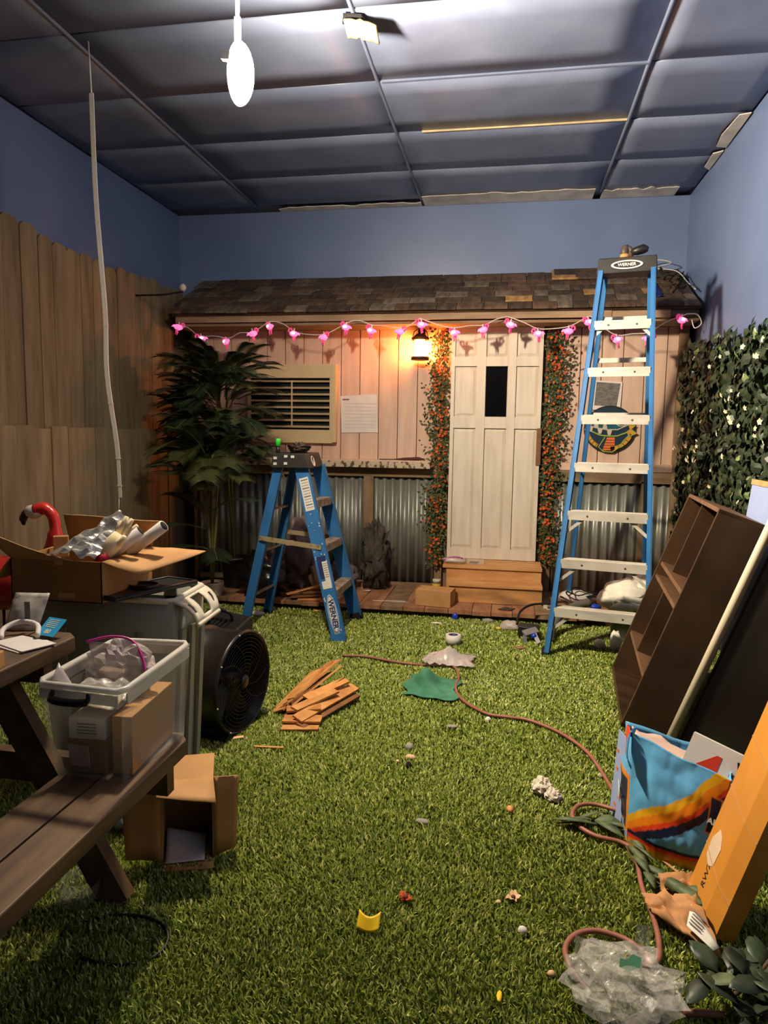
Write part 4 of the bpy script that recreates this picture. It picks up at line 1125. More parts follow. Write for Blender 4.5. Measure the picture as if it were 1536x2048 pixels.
text('RW7', .032, KM @ Matrix.Translation((.075, .085, -.0006)) @ Matrix.Rotation(math.radians(180), 4, 'Y') @ Matrix.Rotation(math.radians(100), 4, 'Z'), 'hole_dark', 'stencil_lettering', t, ext=.0004)
text('STS', .026, KM @ Matrix.Translation((.10, .62, -.0006)) @ Matrix.Rotation(math.radians(180), 4, 'Y') @ Matrix.Rotation(math.radians(100), 4, 'Z'), 'hole_dark', 'stencil_lettering', t, ext=.0004)
for s_ in (0, 1):
    MB(KM).sheet(lambda u_, v_: (KW * u_, -.05 * v_ - .004, .002 + (-.035 * v_ if not s_ else KD - .006 + .02 * v_)), 4, 3).build('end_flap', 'card_orange', t, solid=.002)
mb = MB()
KP = [V((.405, 1.905, .03)), V((.425, 1.84, .018)), V((.565, 1.705, .012)), V((.545, 1.90, .05))]
def bil(P, u_, v_): return P[0] * (1 - u_) * (1 - v_) + P[1] * u_ * (1 - v_) + P[2] * u_ * v_ + P[3] * (1 - u_) * v_
mb.sheet(lambda u_, v_: tuple(bil(KP, u_, v_) + V((.012 * noise.noise(V((u_ * 3, v_ * 5, 3))), .012 * noise.noise(V((u_ * 4, v_ * 4, 8))), .022 + .03 * noise.noise(V((u_ * 4, v_ * 6, 1)))))), 12, 14)
kp = one(mb, 'kraft_paper', 'kraft_paper', 'crumpled brown kraft paper on the turf under the leaning carton', 'paper', solid=.0015)
lb = MB().sheet(lambda u_, v_: tuple(bil([V((.492, 1.775, .062)), V((.54, 1.71, .05)), V((.558, 1.725, .05)), V((.523, 1.86, .066))], u_, v_)), 4, 4).build('shipping_label', 'white_label', kp, solid=.001, label='white shipping label')
for i in range(5):
    MB().bar((.500 + .006 * i, 1.785 + .012 * i, .066), (.522 + .006 * i, 1.757 + .010 * i, .0615), .003, .001).build('print_line', 'print_grey', kp)
mb = MB()
mb.sheet(lambda u_, v_: (.47 + .10 * u_, 1.96 + .05 * v_ + .03 * u_, .03 + .03 * noise.noise(V((u_ * 4, v_ * 4, 6))) + .02 * v_), 8, 5)
one(mb, 'paper_scrap', 'kraft_paper', 'small crumpled scrap of brown paper behind the leaning carton', 'paper', solid=.0015)

# shopping bag: printed sheets
def bag_col(kind):
    BL, NV, OR, RD, YE, WH = (lin(c) for c in ((112, 192, 246), (26, 32, 66), (250, 140, 24), (240, 70, 36), (250, 184, 34), (236, 232, 226)))
    def f(u_, v_):
        if kind == 'front':
            if u_ > .80 and u_ < .97 and .40 < v_ < .78:
                return (*(OR if (u_ < .83 or u_ > .955 or v_ < .43 or v_ > .75) else NV), 1)
            k = v_ - (.13 + .30 * u_ + .42 * u_ ** 1.8)
            c = BL
            w = .65 + .65 * u_
            if 0 < k < .055 * w: c = RD
            elif .055 * w < k < .15 * w: c = OR
            elif .15 * w < k < .24 * w: c = YE
            elif -.10 * w < k <= 0: c = NV
            if v_ < .15 and u_ > 0: c = YE if v_ < .07 else OR if v_ < .11 else RD
            elif v_ < .18: c = NV
            return (*c, 1)
        if kind == 'side':
            if .12 < v_ < .62: 
                c = OR if (v_ < .15 or v_ > .59 or u_ < .08 or u_ > .92) else NV
            elif v_ > .74 and .25 < u_ < .75: c = RD
            elif v_ < .08: c = YE
            else: c = BL
            return (*c, 1)
        return (*(BL if v_ > .12 else OR), 1)
    return f
bg = thing('shopping_bag', 'blue woven shopping bag with orange and red stripes, full and leaning', 'bag', (.54, 2.27, 0))
Q = dict(fl=V((.415, 2.20, .004)), fr=V((.625, 2.10, .004)), br=V((.66, 2.33, .004)), bl=V((.45, 2.45, .004)))
Tp = dict(fl=V((.425, 2.26, .360)), fr=V((.695, 2.15, .282)), br=V((.742, 2.36, .272)), bl=V((.436, 2.45, .322)))
cxy = V((.54, 2.27, 0))
def side(k0, k1, kind, nu=40, nv=44, bulge=.035, seed=1):
    def fn(u_, v_):
        p = (Q[k0] * (1 - u_) + Q[k1] * u_) * (1 - v_) + (Tp[k0] * (1 - u_) + Tp[k1] * u_) * v_
        out = (p - cxy); out.z = 0; out.normalize()
        e_ = math.sin(math.pi * u_)
        p = p + out * (bulge * e_ * math.sin(math.pi * min(1, v_ * .9 + .12)) + .008 * e_ * noise.noise(V((u_ * 5, v_ * 6, seed))) + .006 * e_ * abs(noise.noise(V((u_ * 8 + v_ * 3, v_ * 5 - u_ * 4, seed))))) 
        p.z += .012 * noise.noise(V((u_ * 3, seed, 0))) * v_ * e_
        return tuple(p)
    return MB().sheet(fn, nu, nv, colfn=bag_col(kind)).build(kind + '_panel', 'bag_print', bg, solid=.001)
fp = side('fl', 'fr', 'front', 60, 60, .04, 1)
sp2 = side('bl', 'fl', 'side', 30, 44, .02, 2)
side('fr', 'br', 'back', 16, 20, .0, 3)
side('br', 'bl', 'back', 20, 20, .01, 4)
MB().sheet(lambda u_, v_: tuple(((Q['fl'] * (1 - u_) + Q['fr'] * u_) * (1 - v_) + (Q['bl'] * (1 - u_) + Q['br'] * u_) * v_)), 4, 4).build('base', 'bag_inside', bg, solid=.001)
def bag_pt(k0, k1, u_, v_, off):
    p = (Q[k0] * (1 - u_) + Q[k1] * u_) * (1 - v_) + (Tp[k0] * (1 - u_) + Tp[k1] * u_) * v_
    return p
def face(k0, k1, u_, v_, off):
    p = bag_pt(k0, k1, u_, v_, 0); x_ = (bag_pt(k0, k1, u_ + .05, v_, 0) - p); y_ = (bag_pt(k0, k1, u_, v_ + .05, 0) - p)
    out = (p - cxy); out.z = 0; out.normalize()
    return frame(p + out * off, x_, y_)
text('ALDI', .05, face('bl', 'fl', .55, .36, .028) @ Matrix.Rotation(math.radians(0), 4, 'Z'), 'white_label', 'side_lettering', sp2, bold=.002)
text('ALDI', .024, face('fl', 'fr', .885, .54, .027), 'white_label', 'front_lettering', fp, bold=.0008)
hd = [(.435, 2.275, .358), (.415, 2.255, .355), (.405, 2.225, .30), (.418, 2.215, .265)]
mb = MB(); hp = smooth_path(hd, 4)
for i in range(len(hp) - 1): mb.bar(hp[i], hp[i + 1], .034, .003, up=(-1, .2, .3))
mat('blue_handle', (60, 150, 206), r=.4)
mb.build('handle', 'blue_handle', bg)
mb = MB(); hp = smooth_path([(.44, 2.39, .335), (.425, 2.40, .40), (.50, 2.39, .412), (.60, 2.355, .345)], 4)
# contents
t = thing('white_carton', 'white printed carton with a red mark standing in the shopping bag', 'carton', (.63, 2.18, .20))
WM = frame((.655, 2.245, .215), (.86, -.42, -.25), y=(.3, .2, .93))
MB(WM).span((-.09, -.10, -.02), (.085, .135, .02)).build('carton_body', 'paper_white', t)
MB(WM).prism([(-.05, .05), (-.005, .10), (.01, .10), (.01, .03), (-.05, .015)], .001, Matrix.Translation((0, 0, .0203))).build('red_mark', 'red_plastic', t)
MB(WM).box((.05, .06, .0205), (.012, .010, .001)).build('print_mark', 'hole_dark', t)
MB(WM).bar((.055, .11, .0205), (.085, .03, .0205), .006, .001, up=(0, 0, 1)).build('print_mark', 'hole_dark', t)
mb = MB(); mb.sheet(lambda u_, v_: (.45 + .22 * u_, 2.34 + .07 * v_ - .08 * u_, .292 - .06 * u_ + .03 * v_ + .02 * noise.noise(V((u_ * 4, v_ * 4, 1)))), 10, 6)
one(mb, 'cloth_liner', 'bag_inside', 'pinkish cloth folded inside the top of the shopping bag', 'cloth', solid=.004)
t = thing('blue_leaflet', 'pale blue leaflet with orange marks leaning on the shopping bag', 'leaflet', (.41, 2.36, 0))
FM = frame((.405, 2.36, .003), (.18, -.98, 0), y=(.06, .02, 1))
MB(FM).span((-.06, 0, 0), (.05, .30, .002)).build('sheet', 'pale_blue_board', t)
for x_, y_ in ((-.045, .23), (-.035, .17), (.01, .09), (-.02, .05), (.03, .14)):
    MB(FM).box((x_, y_, -.0008 if False else .0026), (.018, .012, .0008)).build('orange_mark', 'plaque_orange', t)

# ------------------------------------------------------------------ left side: picnic table
pt = thing('picnic_table', 'dark brown wooden picnic table with an attached bench', 'table', (-1.5, 1.2, 0))
for i in range(5):
    x0 = -1.895 + i * .140
    e0 = 1.80 + (.0 if i else .0)
    MB().prism([(x0 + .002, .35), (x0 + .137, .35), (x0 + .137, e0 - (.035 if i == 4 else 0)), (x0 + (.10 if i == 4 else .137), e0), (x0 + .002, e0)], .045, Matrix.Translation((0, 0, .668))).build('table_board', 'table_wood', pt, bevel=.004)
for i in range(2):
    x0 = -1.085 + i * .114
    MB().prism([(x0 + .002, .45), (x0 + .111, .45), (x0 + .111, 1.76 if i else 1.80), (x0 + (.08 if i else .111), 1.80), (x0 + .002, 1.80)], .045, Matrix.Translation((0, 0, .395))).build('bench_board', 'table_wood', pt, bevel=.004)
for i in range(2):
    x0 = -2.24 + i * .114
    MB().span((x0 + .002, .45, .395), (x0 + .111, 1.80, .44)).build('bench_board', 'table_wood', pt, bevel=.004)
for y_ in (.70, 1.66):
    MB().bar((-1.40, y_, .665), (-1.02, y_, 0.002), .085, .040, up=(0, 1, 0)).build('leg', 'table_wood_side', pt)
    MB().bar((-1.70, y_, .665), (-2.08, y_, 0.002), .085, .040, up=(0, 1, 0)).build('leg', 'table_wood_side', pt)
    MB().span((-2.24, y_ + .022, .31), (-.88, y_ + .06, .393)).build('cross_beam', 'table_wood_side', pt)
    MB().span((-1.86, y_ + .022, .60), (-1.24, y_ + .06, .666)).build('top_batten', 'table_wood_side', pt)

# things on the table
ZT = .7135
def carton_box(name, label, c, s, az, m='card', group=None, tape=True):
    t = thing(name, label, 'box', (c[0], c[1], c[2]), group)
    M = Matrix.Translation(c) @ Matrix.Rotation(math.radians(az), 4, 'Z')
    MB(M).span((-s[0] / 2, -s[1] / 2, 0), (s[0] / 2, s[1] / 2, s[2])).build('carton_body', m, t, bevel=.002)
    MB(M).span((-s[0] / 2 + .001, -.001, s[2]), (s[0] / 2 - .001, .001, s[2] + .0008)).build('top_seam', 'card_dark', t)
    return t
carton_box('small_carton', 'small tan carton on the table corner under another carton', (-1.255, 1.435, ZT), (.12, .10, .040), 18)
carton_box('small_carton', 'small tan carton stacked behind the lower one on the table', (-1.345, 1.475, ZT), (.11, .10, .055), 14)
t = thing('white_mailer', 'white cut-out carrier sheet lying on the table beside the blue card', 'mailer', (-1.28, 1.66, ZT))
M = Matrix.Translation((-1.285, 1.665, ZT)) @ Matrix.Rotation(math.radians(-22), 4, 'Z')
MB(M).prism([(-.075, -.055), (.065, -.055), (.07, .05), (.02, .055), (-.02, .02), (-.075, .02)], .003).build('sheet', 'paper_white', t)
MB(M).prism([(-.070, -.045), (.075, -.05), (.080, .045), (-.065, .035)], .002, Matrix.Translation((0, 0, .0045))).build('under_sheet', 'paper_white', t)
MB(M).tube(smooth_path([(-.075, -.02, .010), (-.115, .01, .022), (-.11, .055, .034), (-.05, .07, .032), (.0, .04, .014)], 4), .0075, n=6).build('loop_handle', 'paper_white', t)
t = thing('blue_card', 'small sky-blue printed card propped on the white sheet', 'card', (-1.285, 1.735, ZT + .008))
M = Matrix.Translation((-1.265, 1.725, ZT + .0085)) @ Matrix.Rotation(math.radians(-14), 4, 'Z') @ Matrix.Rotation(math.radians(38), 4, 'X')
MB(M).span((-.034, 0, 0), (.034, .062, .0012)).build('card_sheet', 'sky_card', t)
for i in range(5):
    MB(M).box((-.004, .054 - i * .006, .0016), (.040, .0022, .0005)).build('print_line', 'white_label', t)
text('80', .02, M @ Matrix.Translation((.0, .014, .0016)), 'white_label', 'numerals', t, ext=.0003, bold=.0006)
t = thing('grey_packet', 'crinkled grey foil packet standing on the table behind the blue card', 'packet', (-1.40, 1.80, ZT))
GP = [V((-1.435, 1.775, ZT + .001)), V((-1.335, 1.79, ZT + .001)), V((-1.330, 1.845, ZT + .100)), V((-1.432, 1.83, ZT + .100))]
MB().sheet(lambda u_, v_: tuple(bil(GP, u_, v_) + V((0, -.016 * math.sin(math.pi * u_) * math.sin(math.pi * min(1, v_ + .05)) + .006 * noise.noise(V((u_ * 6, v_ * 6, 0))), 0))), 12, 10).build('front', 'packet_grey', t, solid=.001)
MB().sheet(lambda u_, v_: tuple(bil(GP, u_, v_) + V((0, .014 * math.sin(math.pi * u_) * math.sin(math.pi * v_) + .001, 0))), 8, 6).build('rear', 'packet_grey', t, solid=.001)
MB().box((-1.352, 1.773, ZT + .055), (.016, .002, .07), rot('Z', 8)).build('printed_strip', 'print_grey', t)

# storage tote on the bench
ZB = .4405
base4 = [V((-1.085, 1.51, ZB)), V((-.902, 1.50, ZB)), V((-.880, 1.785, ZB)), V((-1.066, 1.80, ZB))]
rim4 = [V((-1.110, 1.480, .685)), V((-.876, 1.463, .685)), V((-.896, 1.862, .685)), V((-1.121, 1.842, .685))]
tt = thing('storage_tote', 'clear plastic storage tote with a black handle standing on the bench', 'tote', (-.99, 1.65, ZB))
for i in range(4):
    j = (i + 1) % 4
    MB().sheet(lambda u_, v_: tuple(bil([base4[i], base4[j], rim4[j], rim4[i]], u_, v_)), 4, 4).build('wall', 'tote_clear', tt, solid=.003)
MB().add([p + V((0, 0, .001)) for p in base4], [(0, 1, 2, 3)]).build('bottom', 'tote_clear', tt, solid=.003)
rc = V((-1.0, 1.66, .685))
rp = []
for i in range(4):
    for f_ in (.06, .5, .94):
        rp.append(rim4[i].lerp(rim4[(i + 1) % 4], f_))
MB().tube(rp, .0085, n=8, closed=True).build('rim', 'tote_rim', tt)
mb = MB()
for i in range(4):
    j = (i + 1) % 4; o_ = ((rim4[i] + rim4[j]) / 2 - rc).normalized() * .004
    mb.bar(rim4[i].lerp(rim4[j], .04) + o_ + V((0, 0, -.022)), rim4[i].lerp(rim4[j], .96) + o_ + V((0, 0, -.022)), .004, .026)
mb.build('rim_skirt', 'tote_rim', tt)
MB().tube(smooth_path([(-1.062, 1.474, .672), (-1.062, 1.462, .655), (-1.02, 1.455, .652), (-.968, 1.458, .655), (-.966, 1.468, .672)], 4), [.006] * 4 + [.0095] * 9 + [.006] * 4, n=8).build('handle', 'black_plastic', tt)
MB().tube([(-1.06, 1.852, .672), (-1.05, 1.868, .66), (-.98, 1.872, .66), (-.968, 1.862, .672)], .007, n=8).build('handle', 'tote_rim', tt)
lb = MB().hexa([(-1.040, 1.497, .475), (-.985, 1.494, .475), (-.985, 1.4955, .475), (-1.040, 1.4985, .475), (-1.042, 1.4925, .53), (-.987, 1.4895, .53), (-.987, 1.491, .53), (-1.042, 1.494, .53)]).build('tote_label', 'milky_film', tt)
# contents of the tote
carton_box('brown_carton', 'brown carton along the side wall inside the clear tote', (-.928, 1.655, ZB + .0045), (.052, .25, .150), 4)
carton_box('brown_carton', 'low brown carton under the white printed box in the clear tote', (-1.015, 1.60, ZB + .0045), (.098, .16, .085), 4, m='card_dark')
t = carton_box('white_printed_box', 'white printed box lying on the low carton inside the clear tote', (-1.015, 1.60, ZB + .0905), (.096, .155, .055), 4, m='paper_white')
for i in range(4):
    MB(Matrix.Translation((-1.015, 1.60, ZB + .0905)) @ Matrix.Rotation(math.radians(4), 4, 'Z')).box((.0, -.0782, .040 - i * .008), (.05, .0008, .003)).build('print_line', 'print_grey', t)
t = thing('zip_bag', 'clear zip bag with a magenta zipper packed in the clear tote', 'plastic bag', (-1.01, 1.69, .60))
MB().blob((-1.01, 1.69, .655), (.09, .055, .072), 9, .4, 4, 24, 16, smooth=False, rot=rot('Z', 10)).build('film', 'milky_film', t)
MB().tube(smooth_path([(-1.095, 1.66, .735), (-1.04, 1.69, .745), (-.985, 1.70, .735), (-.945, 1.68, .70), (-.925, 1.66, .66)], 4), .004, n=5).build('zipper', 'magenta', t)
MB().sheet(lambda u_, v_: (-1.09 + .15 * u_, 1.665 + .035 * u_ + .01 * v_, .735 - .05 * v_ - .05 * u_ * u_), 8, 4).build('zip_flap', 'milky_film', t, solid=.001)
M = Matrix.Translation((-1.02, 1.685, .635)) @ Matrix.Rotation(math.radians(12), 4, 'Z') @ Matrix.Rotation(math.radians(8), 4, 'Y')
MB(M).box((0, 0, 0), (.10, .05, .03)).build('packed_card', 'pinkish_card', t)
MB().blob((-.965, 1.69, .66), (.03, .025, .028), 3, .3).build('packed_cloth', 'lint_grey', t)
t = thing('film_pouch', 'glossy clear pouch of small parts lying across the front of the tote', 'plastic bag', (-1.0, 1.56, .60))
PP = [V((-1.08, 1.52, .635)), V((-.93, 1.50, .625)), V((-.915, 1.62, .64)), V((-1.07, 1.64, .645))]
MB().sheet(lambda u_, v_: tuple(bil(PP, u_, v_) + V((0, 0, .022 * math.sin(math.pi * u_) * math.sin(math.pi * v_) + .02 * noise.noise(V((u_ * 5, v_ * 5, 7)))))), 16, 14).build('film', 'clear_film', t, solid=.001)
MB().sheet(lambda u_, v_: tuple(bil(PP, .1 + .8 * u_, .1 + .8 * v_) + V((0, 0, -.012 + .008 * noise.noise(V((u_ * 4, v_ * 4, 3)))))), 10, 8).build('packed_paper', 'cream_cloth', t, solid=.002)
MB().sheet(lambda u_, v_: (-1.10 + .05 * u_, 1.52 + .03 * v_, .675 + .035 * (1 - u_) * v_ - .04 * u_ + .004), 5, 4).build('corner', 'milky_film', t, solid=.001)

# wheeled-type slim waste bin
bn = thing('grey_waste_bin', 'slim grey plastic waste bin with a pale rim and open handle', 'bin', (-1.38, 2.34, 0))
bt = [V((-1.60, 2.235, .01)), V((-1.165, 2.235, .01)), V((-1.150, 2.455, .01)), V((-1.60, 2.455, .01))]
tp = [V((-1.65, 2.195, .715)), V((-1.115, 2.195, .715)), V((-1.135, 2.485, .715)), V((-1.65, 2.485, .715))]
for i in range(4):
    j = (i + 1) % 4
    MB().sheet(lambda u_, v_: tuple(bil([bt[i], bt[j], tp[j], tp[i]], u_, v_)), 2, 4).build('wall', 'bin_grey', bn, solid=.004)
MB().add(bt, [(0, 1, 2, 3)]).build('bottom', 'bin_grey', bn, solid=.004)
for y_ in (2.265, 2.345, 2.425):
    MB().bar((-1.152 + .006, y_, .02), (-1.118 + .004, y_ + .0, .60), .030, .012, up=(1, 0, 0)).build('rib', 'bin_grey', bn)
for x_ in (-1.25, -1.40, -1.55):
    MB().bar((x_, 2.232, .02), (x_ + .01, 2.20, .60), .030, .010, up=(0, 1, 0)).build('rib', 'bin_grey', bn)
MB().tube([tp[0].lerp(tp[1], .02), tp[0].lerp(tp[1], .95), tp[1].lerp(tp[2], .06), tp[1].lerp(tp[2], .94), tp[2].lerp(tp[3], .05), tp[2].lerp(tp[3], .98), tp[3].lerp(tp[0], .06), tp[3].lerp(tp[0], .94)], .011, n=8, closed=True).build('rim', 'bin_rim', bn)
# the moulded end handle: a sloping apron with two slots and a wide grip opening
hs = []
def hp_(u_, v_):            # u along the short end, v from the rim outward
    w_ = .5 + (u_ - .5) * (1 - .25 * v_)
    p = tp[1].lerp(tp[2], w_)
    return V((p.x + .075 * math.sin(v_ * 1.5), p.y, .712 - .085 * v_ ** 1.6))
cells = [(i, j) for i in range(12) for j in range(6)]
mb = MB(); idx = {}
vs_ = []
for j in range(7):
    for i in range(13):
        idx[i, j] = len(vs_); vs_.append(hp_(i / 12, j / 6))
mb.add(vs_, [(idx[i, j], idx[i + 1, j], idx[i + 1, j + 1], idx[i, j + 1]) for i, j in cells if not (j in (1, 2, 3, 4) and 4 <= i <= 7) and not (j in (2, 3) and i in (1, 10))], smooth=True)
mb.build('end_handle', 'bin_rim', bn, solid=.007)
MB().tube([hp_(i / 12, 1.0) for i in range(13)], .009, n=8).build('handle_lip', 'bin_rim', bn)
MB().sheet(lambda u_, v_: tuple(bil([p.lerp(rc2, .06) for p, rc2 in zip(tp, [V((-1.38, 2.34, .715))] * 4)], u_, v_) + V((0, 0, -.05 - .10 * math.sin(math.pi * u_) * math.sin(math.pi * v_)))), 10, 8).build('bin_liner', 'liner_black', bn, solid=.002)
t = thing('black_tray', 'flat black tray with a round recess lying across the grey bin', 'tray', (-1.27, 2.27, .732))
M = Matrix.Translation((-1.262, 2.27, .738)) @ Matrix.Rotation(math.radians(74), 4, 'Z') @ Matrix.Rotation(math.radians(2), 4, 'Y')
MB(M).span((-.20, -.075, -.006), (.20, .075, .006)).build('plate', 'black_plastic', t, bevel=.004)
MB(M).lathe([(.050, .006), (.052, .018), (.048, .020), (.044, .010), (.001, .010)], 24, Matrix.Translation((.0, .0, 0)), cap=False).build('ring', 'black_plastic', t)
MB(M).tube([(-.195, -.07, .008), (.195, -.07, .008), (.195, .07, .008), (-.195, .07, .008)], .005, n=6, closed=True).build('raised_edge', 'black_plastic', t)

# big open carton
bx = thing('open_carton', 'large open cardboard carton with spread flaps standing on the grey bin', 'carton', (-1.47, 2.23, .728))
X0, X1, Y0, Y1, Z0, Z1 = -1.635, -1.300, 2.07, 2.40, .729, .868
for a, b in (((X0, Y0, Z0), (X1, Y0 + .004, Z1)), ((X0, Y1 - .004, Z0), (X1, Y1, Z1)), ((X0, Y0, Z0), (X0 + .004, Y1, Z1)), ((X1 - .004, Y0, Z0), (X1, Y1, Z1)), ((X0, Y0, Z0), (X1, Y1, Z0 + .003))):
    MB().span(a, b).build('side', 'card_dark' if a[1] == Y0 and b[1] < 2.1 else 'card', bx)  # front side gets darker card: its shade is put into the colour
def flap(p0, p1, q1, q0, name='flap'):
    return MB().sheet(lambda u_, v_: tuple(bil([V(p0), V(p1), V(q1), V(q0)], u_, v_) + V((0, 0, .006 * noise.noise(V((u_ * 3, v_ * 3, p0[0])))))), 6, 5).build(name, 'card', bx, solid=.004)
flap((X1, Y0, Z1), (X1, Y1, Z1), (-1.03, 2.28, .882), (-1.185, 2.115, .822))
flap((X0, Y1, Z1), (X1, Y1, Z1), (-1.24, 2.352, .972), (-1.62, 2.345, .985))
flap((X0 - .001, Y1, Z1), (X0 - .001, Y0, Z1), (-1.70, 2.08, .79), (-1.70, 2.39, .79))
flap((X0 + .004, Y0, Z1), (X1 - .10, Y0, Z1), (-1.49, 2.062, .884), (-1.715, 2.045, .958))
MB().box((-1.455, Y0 - .0008, .86), (.03, .0008, .016)).build('tape_patch', 'packing_tape', bx)
MB().box((-1.43, Y0 - .0008, .75), (.06, .0008, .018)).build('tape_patch', 'packing_tape', bx)
# contents
mb = MB()
FP = [V((-1.54, 2.10, .862)), V((-1.335, 2.085, .872)), V((-1.275, 2.22, .985)), V((-1.36, 2.27, .99))]
mb.sheet(lambda u_, v_: tuple(bil(FP, u_, v_) + V((.01 * noise.noise(V((u_ * 6, v_ * 6, 2))), -.02 * math.sin(math.pi * u_), .028 * math.sin(math.pi * u_) + .022 * noise.noise(V((u_ * 7, v_ * 7, 5)))))), 22, 18, smooth=False)
one(mb, 'foil_bag', 'foil', 'crinkled silver foil bag sticking out of the large open carton', 'foil bag', solid=.002)
t = thing('glove_pair', 'cream work gloves with red cuffs sticking out of the large open carton', 'gloves', (-1.32, 2.17, .87))
MB().tube([(-1.345, 2.115, .855), (-1.325, 2.135, .885)], [.022, .026], n=10).build('cuff', 'red_cloth', t)
MB().tube([(-1.330, 2.13, .88), (-1.305, 2.16, .92), (-1.292, 2.175, .945)], [.025, .03, .022], n=10).build('palm', 'cream_cloth', t)
for k, (dx, dz, l) in enumerate(((-.018, .0, .05), (-.004, .006, .06), (.010, .002, .055), (.022, -.006, .042))):
    a = V((-1.293 + dx, 2.175 + .004 * k, .940 + dz)); MB().tube([a, a + V((.010, .010, .6 * l)), a + V((.016 + .004 * k, .014, l))], [.0105, .010, .007], n=8).build('finger', 'cream_cloth', t)
MB().tube([(-1.30, 2.15, .91), (-1.275, 2.15, .925), (-1.262, 2.15, .945)], [.012, .011, .008], n=8).build('thumb', 'cream_cloth', t)
for (p0, p1, r_, lab) in (((-1.335, 2.17, .865), (-1.232, 2.20, .958), .019, 'white paper tube with a dark end nearest in the large open carton'), ((-1.30, 2.25, .875), (-1.168, 2.245, .972), .021, 'white paper tube lying over the bright flap of the large open carton')):
    t = thing('paper_tube', lab, 'tube', p0)
    MB().tube([p0, p1], r_, n=16).build('tube_wall', 'paper_white', t)
    dd = (V(p1) - V(p0)).normalized()
    MB().tube([V(p1) - dd * .01, V(p1) + dd * .0012], r_ * .8, n=16).build('dark_end', 'hole_dark', t)
t = carton_box('tan_packet', 'small tan packet poking out of the large open carton', (-1.59, 2.28, .84), (.05, .03, .075), 30, m='card')

# flamingo ornament
fo = thing('flamingo_ornament', 'red flamingo garden ornament standing behind the large open carton', 'flamingo', (-1.90, 2.47, 0))
mb = MB()
mb.blob((-1.95, 2.45, .69), (.17, .10, .11), 3, .10, 2, 20, 14)
mb.build('body', 'flamingo_red', fo)
MB().tube(smooth_path([(-1.845, 2.46, .70), (-1.79, 2.47, .78), (-1.755, 2.48, .87), (-1.765, 2.49, .95), (-1.80, 2.49, .985), (-1.838, 2.48, .978)], 5), [.04] * 4 + [.030] * 8 + [.022] * 8 + [.026] * 6, n=12).build('neck', 'flamingo_red', fo)
MB().blob((-1.845, 2.48, .973), (.040, .026, .028), 1, .05).build('face', 'beak_white', fo)
MB().tube(smooth_path([(-1.872, 2.478, .968), (-1.888, 2.476, .948), (-1.886, 2.474, .918)], 4), [.018] * 3 + [.016] * 3 + [.010, .008, .004], n=8).build('beak', 'black_plastic', fo)
for y_ in (2.42, 2.48):
    MB().tube([(-1.95, y_, .60), (-1.95, y_, .002)], .006).build('leg', 'black_plastic', fo)

# drum fan
fa = thing('drum_fan', 'black drum fan with a round wire grille standing on the turf', 'fan', (-1.10, 2.80, 0))
fn_ = V((.985, -.17, .0)).normalized()
FMx = frame((-1.085, 2.785, .226), V((0, 0, 1)).cross(fn_), z=fn_)
MB(FMx).lathe([(.216, 0), (.223, -.004), (.223, -.018), (.214, -.024), (.214, -.20), (.223, -.205), (.223, -.22), (.207, -.22), (.207, -.006), (.216, 0)], 40, cap=False).build('drum', 'fan_black', fa)
gr = MB(FMx)
for k in range(1, 14):
    r_ = .0157 * k
    gr.tube([(r_ * math.cos(a), r_ * math.sin(a), -.002) for a in np.linspace(0, 2 * math.pi, 36, endpoint=False)], .0014, n=4, closed=True)
for k in range(10):
    a = 2 * math.pi * k / 10
    gr.tube([((.02 + .018 * j) * math.cos(a + .07 * j), (.02 + .018 * j) * math.sin(a + .07 * j), -.003) for j in range(11)], .002, n=4)
gr.lathe([(.001, .004), (.026, .003), (.028, -.006)], 16, cap=False)
gr.build('wire_grille', 'fan_black', fa)
for k in range(5):
    a = 2 * math.pi * k / 5
    M = FMx @ Matrix.Rotation(a, 4, 'Z') @ Matrix.Translation((.10, 0, -.08)) @ Matrix.Rotation(math.radians(32), 4, 'X')
    MB(M).prism([(-.075, -.02), (.085, -.06), (.088, .06), (-.075, .02)], .004).build('blade', 'fan_black', fa)
MB(FMx).lathe([(.001, -.05), (.035, -.05), (.04, -.17), (.001, -.17)], 16, cap=False).build('motor_hub', 'fan_black', fa)
MB(FMx).lathe([(.0, -.19), (.207, -.19)], 32, cap=False).build('rear_guard', 'hole_dark', fa)
for s_ in (-.13, .13):
    p = FMx @ V((s_, 0, -.11)); p.z = .0
    MB().bar(p + V((-.11, .02, .012)), p + V((.10, -.018, .012)), .03, .024).build('foot', 'fan_black', fa)
for k in range(8):
    a = 2 * math.pi * k / 8 + .2
    MB(FMx @ Matrix.Translation((.219 * math.cos(a), .219 * math.sin(a), .0))).lathe([(.004, -.001), (.004, .003), (.001, .004)], 8).build('screw', 'aluminium', fa)
ml = thing('air_blower_case', 'black ridged blower case with a red switch behind the drum fan', 'blower', (-1.42, 3.25, 0))
M = Matrix.Translation((-1.40, 3.22, .004)) @ Matrix.Rotation(math.radians(-14), 4, 'Z')
MB(M).hexa([(-.15, -.12, 0), (.15, -.12, 0), (.15, .14, 0), (-.15, .14, 0), (-.15, -.10, .30), (.135, -.11, .305), (.13, .12, .37), (-.14, .12, .385)]).build('case', 'fan_black', ml, bevel=.012)
for i in range(7):
    MB(M).bar((-.12 + i * .028, -.09, .304), (-.12 + i * .028, .06, .356), .012, .012).build('vent_fin', 'black_plastic', ml)
MB(M).tube([(.142, -.113, .27), (.148, -.122, .27)], .013, n=10).box((.145, -.112, .27), (.018, .03, .022)).build('red_switch', 'red_plastic', ml, label='red switch')
MB(M).tube(smooth_path([(-.05, .0, .345), (-.05, .03, .40), (.05, .03, .40), (.05, .06, .35)], 5), .009, n=8).build('carry_handle', 'black_plastic', ml)

